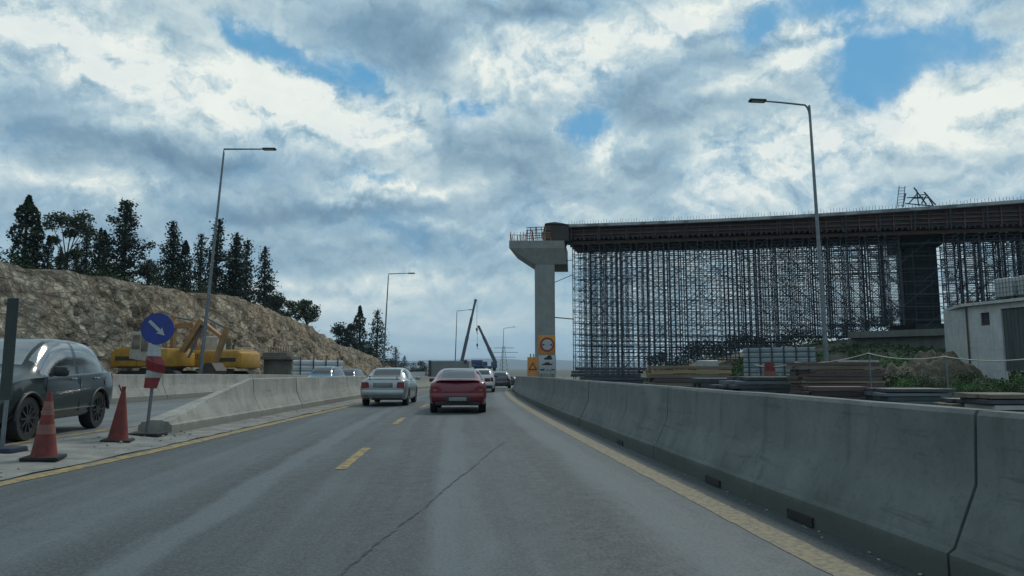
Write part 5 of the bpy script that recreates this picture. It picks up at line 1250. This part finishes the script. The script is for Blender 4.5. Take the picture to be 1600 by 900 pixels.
# falsework: one braced scaffold of frame towers carrying the deck
def falsework():
    r = thing('falsework_scaffold', 'dense dark steel scaffold of frame towers filling the space under the unfinished deck', 'scaffold', A0, math.atan2(AX.y, AX.x))
    W, LIFT = 1.0, 1.0; meshes = {}
    def tower(n, mb=None, ox=0, oy=0, oz=0):
        m_ = mb or MB(); H = n * LIFT; d = .054; rr = random.Random(n * 7 + int(ox * 10))
        V = lambda x, y, z: (x + ox, y + oy, z + oz)
        for x in (0, W):
            for y in (0, W): m_.bar(V(x, y, 0), V(x, y, H), d)
            m_.box(V(x, .5, H + .05), (.16, 1.5, .10)); m_.bar(V(x, 0, H), V(x - .12, -.15, H + .1), .05)
        for i in range(n):
            z = i * LIFT + .12
            for (a, b) in (((0, 0), (W, 0)), ((0, W), (W, W)), ((0, 0), (0, W)), ((W, 0), (W, W))): m_.bar(V(*a, z), V(*b, z), .038)
            m_.bar(V(0, 0, z + .28), V(0, W, z + .28), .03); m_.bar(V(W, 0, z + .72), V(W, W, z + .72), .03); m_.bar(V(0, 0, z + .76), V(W, 0, z + .76), .03)
            m_.bar(V(0, 0, z + .5), V(W, 0, z + .5), .032); m_.bar(V(0, W, z + .5), V(W, W, z + .5), .032)
            if i % 2 == 0: m_.bar(V(0, 0, z), V(W, 0, z + LIFT), .030); m_.bar(V(W, W, z), V(W, 0, z + LIFT), .030)
            else: m_.bar(V(W, 0, z), V(0, 0, z + LIFT), .030); m_.bar(V(0, W, z), V(W, W, z + LIFT), .030)
        return m_
    rest = MB(); rr = random.Random(11); cnt = 0
    for row in range(4):
        pitch = (1.40, 1.40, 1.40, 1.40)[row]; off = (.45, .80, 1.15, 1.50)[row]
        for c in range(int(58 / pitch)):
            s = off + c * pitch + rr.uniform(-.04, .04); yy = .25 + row * 1.22 + rr.uniform(-.03, .03)
            wp = A0 + AX * (s + .5) + PX * (yy + .5); g = terr(wp.x, wp.y)
            if abs(wp.x * 57.0 / wp.y - 33.4) < 1.75: continue          # the pier and its access bay stand here
            
            n = int((dz_bot(s) - g) / LIFT); base = dz_bot(s) - n * LIFT - .12
            if row < 3 and s < 48 and cnt < 98:
                if n not in meshes:
                    o = tower(n).build('frame_tower', M_scaf, r, fix=False); meshes[n] = o.data
                else:
                    o = bpy.data.objects.new('frame_tower', meshes[n]); COL.objects.link(o); o.parent = r
                o.location = (s, yy, base); cnt += 1
            else: tower(n, rest, s, yy, base)
    o = rest.build('inner_frame_towers', M_scaf, r, fix=False); o['kind'] = 'stuff'
    t = MB()
    for k in range(11):
        z = dz_bot(0) - .9 - k * 1.0
        for row in (0, 2): t.bar((.4, .22 + row * 1.22, z), (DL - 4, .22 + row * 1.22, z - .6), .045)
    for k in range(16):
        s0 = 1 + k * 3.4
        for (z0, z1) in ((1.0, 4.5), (4.5, 8), (8, 11.4)): t.bar((s0, .28, z0), (s0 + 4.2, .28, z1), .05); t.bar((s0 + 4.0, 3.2, z0), (s0, 3.2, z1), .05)
    t.build('bracing_tubes', M_scaf, r)
    tt = MB(); tt.bar((.5, .4, 9.6), (-2.2, .6, 8.6), .05); tt.bar((.5, .4, 5.6), (-2.3, .5, 5.9), .09); tt.bar((.5, .4, 10.9), (-2.2, .6, 10.7), .05); tt.build('tie_tubes', M_woodred, r)
falsework()

# ------------------------------------------------------------------ the white hut and its water tanks
def hut():
    pa = at(1478, 550, 43.0); pb = at(1515, 550, 39.5); pc = at(1700, 550, 33.0)
    z0 = 1.75; zt = at(1478, 487, 43.0).z; ang = math.atan2(pc.y - pb.y, pc.x - pb.x)
    r = thing('white_hut', 'small white rendered hut with a dark doorway and a flat roof carrying water tanks', 'hut', (pb.x, pb.y, z0), ang)
    L = math.hypot(pc.x - pb.x, pc.y - pb.y); D = math.hypot(pa.x - pb.x, pa.y - pb.y) * 1.0
    ca, sa = math.cos(-ang), math.sin(-ang); v = pa - pb; back = Vector((v.x * ca - v.y * sa, v.x * sa + v.y * ca, 0)); h = zt - z0
    M_wall = concrete('hut_render', (.50, .52, .51), (.38, .40, .40), (.22, .21, .18))
    M_wall2 = M_wall
    # front wall with openings left free (window at local x, doorway further along)
    def lx(px): # local x along the front wall for a sight line
        d = ray(px, 520); # intersect with the front wall line
        e = (pc - pb).normalized(); den = d.x * (-e.y) + d.y * e.x
        t = (pb.x * (-e.y) + pb.y * e.x) / den; q = Vector((d.x * t - pb.x, d.y * t - pb.y)); return q.x * e.x + q.y * e.y
    w0, w1, d0, d1 = lx(1534), lx(1548), lx(1566), lx(1622)
    wz0, wz1, dz1 = h * .62, h * .86, h * .90
    m_ = MB(); T = .18
    for (x0, x1, za, zb) in ((0, w0, -1.2, h), (w0, w1, -1.2, wz0), (w0, w1, wz1, h), (w1, d0, -1.2, h), (d0, d1, dz1, h), (d1, L, -1.2, h)): m_.box(((x0 + x1) / 2, T / 2, (za + zb) / 2), (x1 - x0, T, zb - za))
    m_.build('front_wall', M_wall2, r)
    e = MB(); n = Vector((-back.y, back.x, 0)).normalized() * T
    e.prism([(0, 0, -1.2), (back.x, back.y, -1.2), (back.x, back.y, h), (0, 0, h)], (-.004, .004, 0), n * -1 + Vector((0, .004, 0))); e.build('end_wall', M_wall, r)
    bk = MB(); bk.box((L / 2 + back.x, back.y + .5, h / 2), (L, .18, h)); bk.build('back_wall', M_wall, r)
    f = MB(); f.prism([(-.18, -.25, h), (L + .2, -.25, h), (L + back.x, back.y + .5, h), (back.x - .2, back.y + .2, h)], (0, 0, .004), (0, 0, .16)); ro = f.build('roof_slab', M_wall, r)
    rr = random.Random(2); k = MB()
    for i in range(22):
        k.box((rr.uniform(0, L), rr.uniform(-.1, .5), h + .20), (rr.uniform(.1, .35), .2, rr.uniform(.08, .22)), rot=Matrix.Rotation(rr.uniform(0, 3), 3, 'Z'))
    k.build('roof_rubble', M_plyd, ro)['kind'] = 'stuff'
    g = MB(); g.box(((w0 + w1) / 2, .11, (wz0 + wz1) / 2), (w1 - w0, .03, wz1 - wz0)); wo = g.build('window', M_glassd, r)
    q = MB()
    for x in (w0 + .02, w1 - .02): q.box((x, .07, (wz0 + wz1) / 2), (.05, .06, wz1 - wz0))
    q.box(((w0 + w1) / 2, .07, wz0 + .02), (w1 - w0, .06, .05)); q.build('frame', M_grey, wo)
    g = MB(); n_ = 9
    for i in range(n_):
        x = d0 + (d1 - d0) * (i + .5) / n_; g.box((x, .13, dz1 / 2 - .3), ((d1 - d0) / n_ * .94, .05, dz1 + .6))
    g.build('plank_door', mat('grey_green_planks', (.075, .095, .095), (.045, .058, .06), .8, scale=2, stretch=(4, 1, .3)), r)
    p = MB(); p.tube([(.02, -.06, -1), (.02, -.06, h + .05)], .045, 8); p.build('downpipe', mat('rusty_brown_pipe', (.10, .06, .055), (.06, .04, .04), .7), r)
    # tanks on the roof
    M_tank = mat('milky_tank_plastic', (.46, .49, .47), (.36, .39, .38), .45, scale=1.5)
    for i, (px, lab) in enumerate(((1563, 'white caged water tank on the hut roof, left one of two'), (1601, 'white caged water tank on the hut roof, right one of two'))):
        x = lx(px); wp = Vector((pb.x + x * math.cos(ang) - .9 * math.sin(ang), pb.y + x * math.sin(ang) + .9 * math.cos(ang), z0 + h + .165))
        t = thing('water_tank', lab, 'water tank', wp, ang, 'water tanks on the hut roof')
        b = MB(); b.box((0, 0, .70), (1.16, 1.0, 1.02), bev=.09); b.build('tank', M_tank, t, smooth=40)
        b = MB(); b.lathe([(.11, 1.2), (.12, 1.26), (.10, 1.28)], n=16); b.build('cap', M_blk, t, smooth=40)
        c = MB()
        for zz in (.22, .45, .70, .95, 1.2):
            for y in (-.53, .53): c.bar((-.6, y, zz), (.6, y, zz), .022)
            for xx in (-.6, .6): c.bar((xx, -.53, zz), (xx, .53, zz), .022)
        for j in range(7):
            for y in (-.535, .535): c.bar((-.6 + .2 * j, y, .15), (-.6 + .2 * j, y, 1.22), .02)
        c.build('cage', M_steel, t)
        b = MB(); b.box((0, 0, .13), (1.2, 1.0, .03))
        for xx in (-.5, 0, .5): b.box((xx, 0, .06), (.14, 1.0, .115))
        b.build('pallet', M_wood, t)
hut()

# ------------------------------------------------------------------ stacks and things in the yard behind the right barrier
def place(px, Y): x = (px - 800) / F_PX * Y; return Vector((x, Y, terr(x, Y)))
M_tan = mat('sawn_planks', (.36, .25, .13), (.20, .14, .08), .8, scale=1.2, stretch=(.4, 2, 6))
M_tan2 = mat('weathered_planks', (.20, .17, .13), (.11, .095, .075), .85, scale=1.2, stretch=(.4, 2, 6))
M_purp = mat('red_brown_panels', (.125, .078, .072), (.065, .045, .047), .75, scale=1.2, stretch=(.4, 2, 8))
M_bluegrey = mat('blue_grey_panels', (.13, .165, .18), (.08, .105, .12), .6, scale=1.5, stretch=(.4, 2, 6))
M_beamw = mat('pale_beams', (.42, .43, .40), (.28, .29, .28), .7, scale=2)
M_darkst = mat('dark_steel_panels', (.055, .07, .08), (.032, .04, .048), .6, scale=1.5)
def stack(name, label, cat, px0, px1, ptop, Y, mats_, layers, depth=1.4, rz=0.0, seed=0, jit=.12, bearers=True, top=None):
    p0, p1 = place(px0, Y), place(px1, Y); c = (p0 + p1) / 2; c.z = terr(c.x, Y) - .02; L = p1.x - p0.x; H = max(.35, at((px0 + px1) / 2, ptop, Y).z - c.z)
    r = thing(name, label, cat, c, rz); rr = random.Random(seed); z = 0.0
    if bearers:
        b = MB()
        for k in range(3): b.box((L * (-.36 + .36 * k), 0, .06), (.12, depth, .12))
        b.build('bearers', M_wood, r); z = .122
    dz = (H - z) / layers; bs = {}
    for i in range(layers):
        m_ = mats_[i % len(mats_)]; b = bs.setdefault(m_.name, (m_, MB()))[1]; x = rr.uniform(-jit, jit); n = 3
        for k in range(n):
            y = -depth / 2 + depth * (k + .5) / n; xx = x + rr.uniform(-jit, jit) * .6
            b.box((xx, y + rr.uniform(-.02, .02), z + dz * .5), (L * rr.uniform(.93, 1.0), depth / n * .95, dz * rr.uniform(.72, .93)), bev=min(.008, dz * .08), rot=Matrix.Rotation(rr.uniform(-.012, .012), 3, 'Z'))
        z += dz
    for m_, b in bs.values(): b.build('boards', m_, r)
    if top:
        b = MB(); b.box((L * .22, -depth * .3, H + .04), (L * .5, .16, .06)); b.build('loose_plank', top, r)
    return r
stack('timber_stack', 'long stack of tan and weathered planks before the left part of the falsework', 'timber stack', 1010, 1132, 571, 36, [M_tan2, M_tan, M_tan2, M_purp], 7, 2.0, R(-4), 1, .2)
stack('timber_stack', 'tall stack of red-brown formwork boards at the foot of the curved street lamp', 'timber stack', 1240, 1362, 566, 25.5, [M_purp, M_purp, M_tan2, M_purp], 12, 1.6, R(3), 2, .10, top=M_beamw)
stack('panel_stack', 'low stack of blue-grey panels right of the tall red-brown board stack', 'panel stack', 1360, 1464, 606, 20.0, [M_bluegrey, M_darkst], 6, 1.2, R(2), 3, .05)
stack('panel_stack', 'dark pile of steel panels between the plank stack and the falsework corner', 'panel stack', 902, 1008, 574, 41, [M_darkst, M_scaf], 8, 2.4, R(-8), 4, .3)
stack('panel_stack', 'low dark jumble of steel panels left of the tall red-brown board stack', 'panel stack', 1136, 1236, 588, 28, [M_darkst, M_bluegrey, M_darkst], 6, 1.6, R(6), 5, .35)
stack('beam_stack', 'pale beams lying on a low stack at the right picture edge', 'beam stack', 1508, 1612, 614, 17.5, [M_darkst, M_tan2, M_beamw], 5, 1.2, R(2), 6, .12)
stack('timber_stack', 'low brown pile of boards beneath the tall red-brown board stack, nearest the barrier', 'timber stack', 1262, 1350, 603, 21.0, [M_purp, M_plyd], 5, .9, R(2), 8, .15)
stack('panel_stack', 'loose blue-black panels in front of the plank stack', 'panel stack', 1090, 1180, 590, 31, [M_darkst, M_scaf], 4, 1.2, R(-3), 9, .3)
stack('beam_stack', 'dark pallets with weathered boards between blue-grey panels and pale beams', 'beam stack', 1470, 1512, 622, 18.6, [M_tan2, M_darkst], 4, 1.0, R(-4), 12, .12)
a = place(1160, 46); b = place(1272, 43); hoarding('site_hoarding', 'bluish corrugated metal hoarding with dark posts in front of the falsework', a, b, at(1215, 543, 44.5).z - a.z, 6, 6, M=mat('bluish_metal_sheet', (.24, .29, .32), (.16, .20, .22), .5, .2, scale=2, stretch=(.3, 1, 4)))
def ibc():
    p = place(1103, 44); r = thing('water_tank', 'grey-white tank standing on the ground behind the plank stack', 'water tank', p); b = MB(); b.box((0, 0, .85), (1.2, 1.0, 1.3), bev=.1); b.build('tank', mat('grey_tank', (.30, .33, .33), (.22, .25, .25), .5), r, smooth=40)
    c = MB(); c.lathe([(.14, 1.5), (.15, 1.58), (.1, 1.6)], n=16); c.build('cap', M_blk, r); q = MB(); q.box((0, 0, .1), (1.2, 1.0, .18)); q.build('pallet', M_wood, r)
ibc()
def drum():
    p = place(1200, 29.5); r = thing('barrier_drum', 'orange-red roadworks drum between the bluish hoarding and the dark jumble', 'traffic drum', p); H = at(1200, 566, 29.5).z - p.z
    b = MB(); b.lathe([(.30, 0), (.30, .06), (.27, .08), (.25, H * .5), (.21, H * .9), (.18, H)], n=20); b.build('body', M_cone, r, smooth=40)
    for f in (.35, .65): q = MB(); q.lathe([(.262 - .03 * f, H * f), (.275 - .04 * f, H * f), (.268 - .04 * f, H * (f + .12)), (.25 - .04 * f, H * (f + .12))], n=20); q.build('reflective_band', M_cone if f < .5 else M_conew, r, smooth=40)
drum()
# sagging tape between posts
def tape():
    pts = [place(1180, 31), place(1243, 27.5), place(1356, 24.0), place(1475, 21.5), place(1640, 19.0)]; tops = [at(1180, 570, 31), at(1243, 566, 27.5), at(1356, 552, 24.0), at(1475, 557, 21.5), at(1640, 556, 19.0)]
    for p, t, lab in zip(pts, tops, ('first', 'second', 'third', 'fourth', 'last')):
        q = MB(); H = t.z - p.z; q.tube([(0, 0, -.3), (0, 0, H)], .022, 8); q.lathe([(.028, H - .02), (.034, H + .01), (.02, H + .035)], n=10); o = q.build('tape_post', M_steel, loc=p, smooth=40); tag(o, '%s thin steel post from the left carrying the pale sagging tape' % lab, 'post', 'posts of the sagging tape')
    m_ = MB(); mm = []
    for (a, b) in zip(tops[:-1], tops[1:]):
        for k in range(12):
            t = k / 12; p = a.lerp(b, t); p.z -= .22 * 4 * t * (1 - t) * .6; mm.append(p)
    mm.append(tops[-1]); m_.tube(mm, .018, 6); o = m_.build('barrier_tape', mat('pale_tape', (.46, .46, .40), (.34, .34, .30), .6, scale=8), origin=pts[2], smooth=60)
    tag(o, 'long pale sagging tape strung across the yard in front of the white hut', 'tape')
tape()
def slab_edge():
    a, b = at(1332, 524, 52), at(1480, 519, 47); c = (a + b) / 2; m_ = MB(); m_.bar(a - c, b - c, 1.4, .45); m_.bar(a - c + Vector((0, .2, -1.2)), b - c + Vector((0, .2, -1.2)), .5, 2.0)
    o = m_.build('retaining_wall', concrete('dull_concrete', (.15, .155, .14), (.10, .105, .098), (.075, .08, .07)), loc=c); tag(o, 'low dull concrete retaining wall at the foot of the dark pier', 'wall')
slab_edge()
def mound():
    # rubble heap against the hut
    Y = 36.0; c = place(1440, Y); mb = MB(); n = 34; rr = random.Random(6); W, D, H = 3.1, 2.4, at(1462, 537, Y).z - c.z + .1
    for j in range(n + 1):
        for i in range(n + 1):
            u, v = -1 + 2 * i / n, -1 + 2 * j / n; q = max(0, 1 - (u * u + v * v)); z = H * q ** .8 * (.72 + .30 * u) + .75 * fbm(u * 3.1, v * 3.1, 3, 5) * min(1, q * 3); mb.v.append((u * W, v * D, z - .15))
    for j in range(n):
        for i in range(n): mb.f.append((j * (n + 1) + i, j * (n + 1) + i + 1, (j + 1) * (n + 1) + i + 1, (j + 1) * (n + 1) + i)); mb.mi.append(0)
    o = mb.build('rubble_heap', soil_mat('rubble_soil', [(.36, (.030, .034, .018)), (.47, (.085, .070, .045)), (.57, (.14, .12, .09)), (.66, (.30, .28, .25))], 1.6), smooth=40, loc=c, fix=False); o['kind'] = 'stuff'; o['label'] = 'brown rubble heap beside the white hut'
mound()
# shrubs
SH = [  # px, base distance, tip py, width px, material, label
    (1412, 24.5, 573, 62, L_green, 'bright green leafy shrub behind the blue-grey panels'),
    (1452, 27.0, 566, 66, L_bush, 'dark shrub right of the bright green shrub'),
    (1492, 24.0, 580, 58, L_green, 'small green shrub below the rubble heap, right of the dark shrub'),
    (1372, 29.0, 556, 54, L_bush, 'dark shrub behind the tape, right of the tall board stack'),
    (1545, 23.0, 572, 80, L_bush, 'wide dark shrub in front of the hut end'),
    (1590, 21.0, 584, 60, L_bush, 'dark shrub under the hut doorway at the right picture edge'),
    (1330, 38.0, 540, 70, L_bush, 'low dark shrub behind the curved street lamp'),
    (1395, 41.0, 540, 60, L_green, 'green shrub left of the rubble heap'),
    (1425, 30.0, 562, 80, L_bush, 'broad dark shrub in front of the rubble heap'),
    (1530, 28.0, 560, 70, L_green, 'green shrub against the front wall of the hut, left of its doorway'),
    (1575, 25.0, 574, 70, L_green, 'green shrub directly below the hut doorway'),
    (1500, 30.0, 556, 60, L_bush, 'dark shrub at the hut corner right of the rubble heap'),
    (1468, 20.5, 606, 60, L_green, 'ragged green weed clump beside the blue-grey panel stack'),
]
for i, (px, Y, pt, w, lm, lab) in enumerate(SH):
    p = place(px, Y); H = max(.6, at(px, pt, Y).z - p.z); broadleaf('shrub', lab, p, H, w * Y / F_PX, 300 + i, lm, 'shrubs around the yard and the hut', n=1500, trunk=.1, cat='shrub', nb=9)
BT = [(1105, 80, 532, 110, 'dark bushy tree seen through the falsework above the plank stack'), (1040, 76, 548, 80, 'low dark bush seen through the lower left falsework'), (1172, 82, 520, 100, 'broad dark tree seen through the falsework above the bluish hoarding'),
      (1245, 84, 512, 90, 'dark tree behind the falsework, just left of the curved street lamp'), (1345, 80, 478, 90, 'tall dark tree seen through the falsework left of the dark pier'), (1396, 82, 460, 70, 'tallest dark tree seen through the falsework beside the dark pier'),
      (1500, 84, 508, 80, 'dark tree behind the falsework right of the dark pier')]
for i, (px, Y, pt, w, lab) in enumerate(BT):
    p = place(px, Y); H = at(px, pt, Y).z - p.z; broadleaf('bushy_tree', lab, p, H, w * Y / F_PX, 330 + i, L_bush if i % 2 else L_dark, 'dark trees behind the falsework', n=1500, trunk=.1, nb=12)
# low weeds and grass over the bank
def weeds():
    rr = random.Random(21); mb = MB()
    for i in range(16000):
        Y = rr.uniform(20, 58); px = rr.uniform(990, 1640); x = (px - 800) / F_PX * Y
        if fbm(x * .25, Y * .25, 4) < -.08 + .4 * (rr.random() - .5) or x < XR(Y) + 4.5: continue
        z = terr(x, Y) - .03; h = rr.uniform(.10, .38)
        for k in range(3): leaf(mb, Vector((x + rr.gauss(0, .12), Y + rr.gauss(0, .12), z + h * rr.random())), rr.uniform(.06, .16), rr); mb.mi[-1] = i % 3 == 0
    o = mb.build('weeds', [L_bush, L_green], fix=False); struct(o, 'low dark weeds and grass over the bank', 'stuff')
weeds()

# loose stones and grit along the median and below the right barrier
def grit():
    r = random.Random(31); mb = MB()
    def stone(x, y, z, q):
        bm = bmesh.new(); bmesh.ops.create_icosphere(bm, subdivisions=1, radius=q)
        for v in bm.verts: v.co = Vector((v.co.x * r.uniform(.7, 1.3), v.co.y * r.uniform(.7, 1.3), v.co.z * r.uniform(.4, .8))) + Vector((x, y, z))
        bm.verts.index_update(); mb.add([v.co for v in bm.verts], [[v.index for v in f.verts] for f in bm.faces]); bm.free()
    for i in range(240):
        y = r.uniform(7.5, 26); t = r.random(); x = XL(y) - .15 - 1.8 * t; stone(x, y, zr(y) + .02 + .098 * sstep(0, 1, t), r.choice((.006, .009, .012, .02)) * r.uniform(.6, 1.3))
    for i in range(70):
        y = 4 + 30 * r.random() ** 1.5; x = XR(y) + .44 - abs(r.gauss(0, .10)); stone(x, y, zr(y) + .006, r.choice((.006, .009, .014)))
    for i in range(40): stone(-6.75 + r.gauss(0, .35), 13.3 + r.gauss(0, .5), .05, r.uniform(.01, .035))
    struct(mb.build('grit', mat('pale_stones', (.34, .33, .30), (.20, .20, .185), .95, scale=9), smooth=30, fix=False), 'loose stones and grit on the median and along the barrier toe', 'stuff')
grit()

# ------------------------------------------------------------------ air
def haze():
    mb = MB(); mb.box((0, 4000, 35), (13000, 13000, 130)); m_ = bpy.data.materials.new('hazy_air'); m_.use_nodes = True; T = NT(m_.node_tree); T.n.clear()
    out = T.node('ShaderNodeOutputMaterial'); v = T.node('ShaderNodeVolumePrincipled'); v.inputs['Color'].default_value = (.62, .80, 1.0, 1); v.inputs['Density'].default_value = 1.7e-4; v.inputs['Anisotropy'].default_value = .2
    T.l.new(v.outputs[0], out.inputs['Volume']); o = mb.build('haze', m_); o['kind'] = 'stuff'; o['label'] = 'thin bluish haze in the air'
haze()
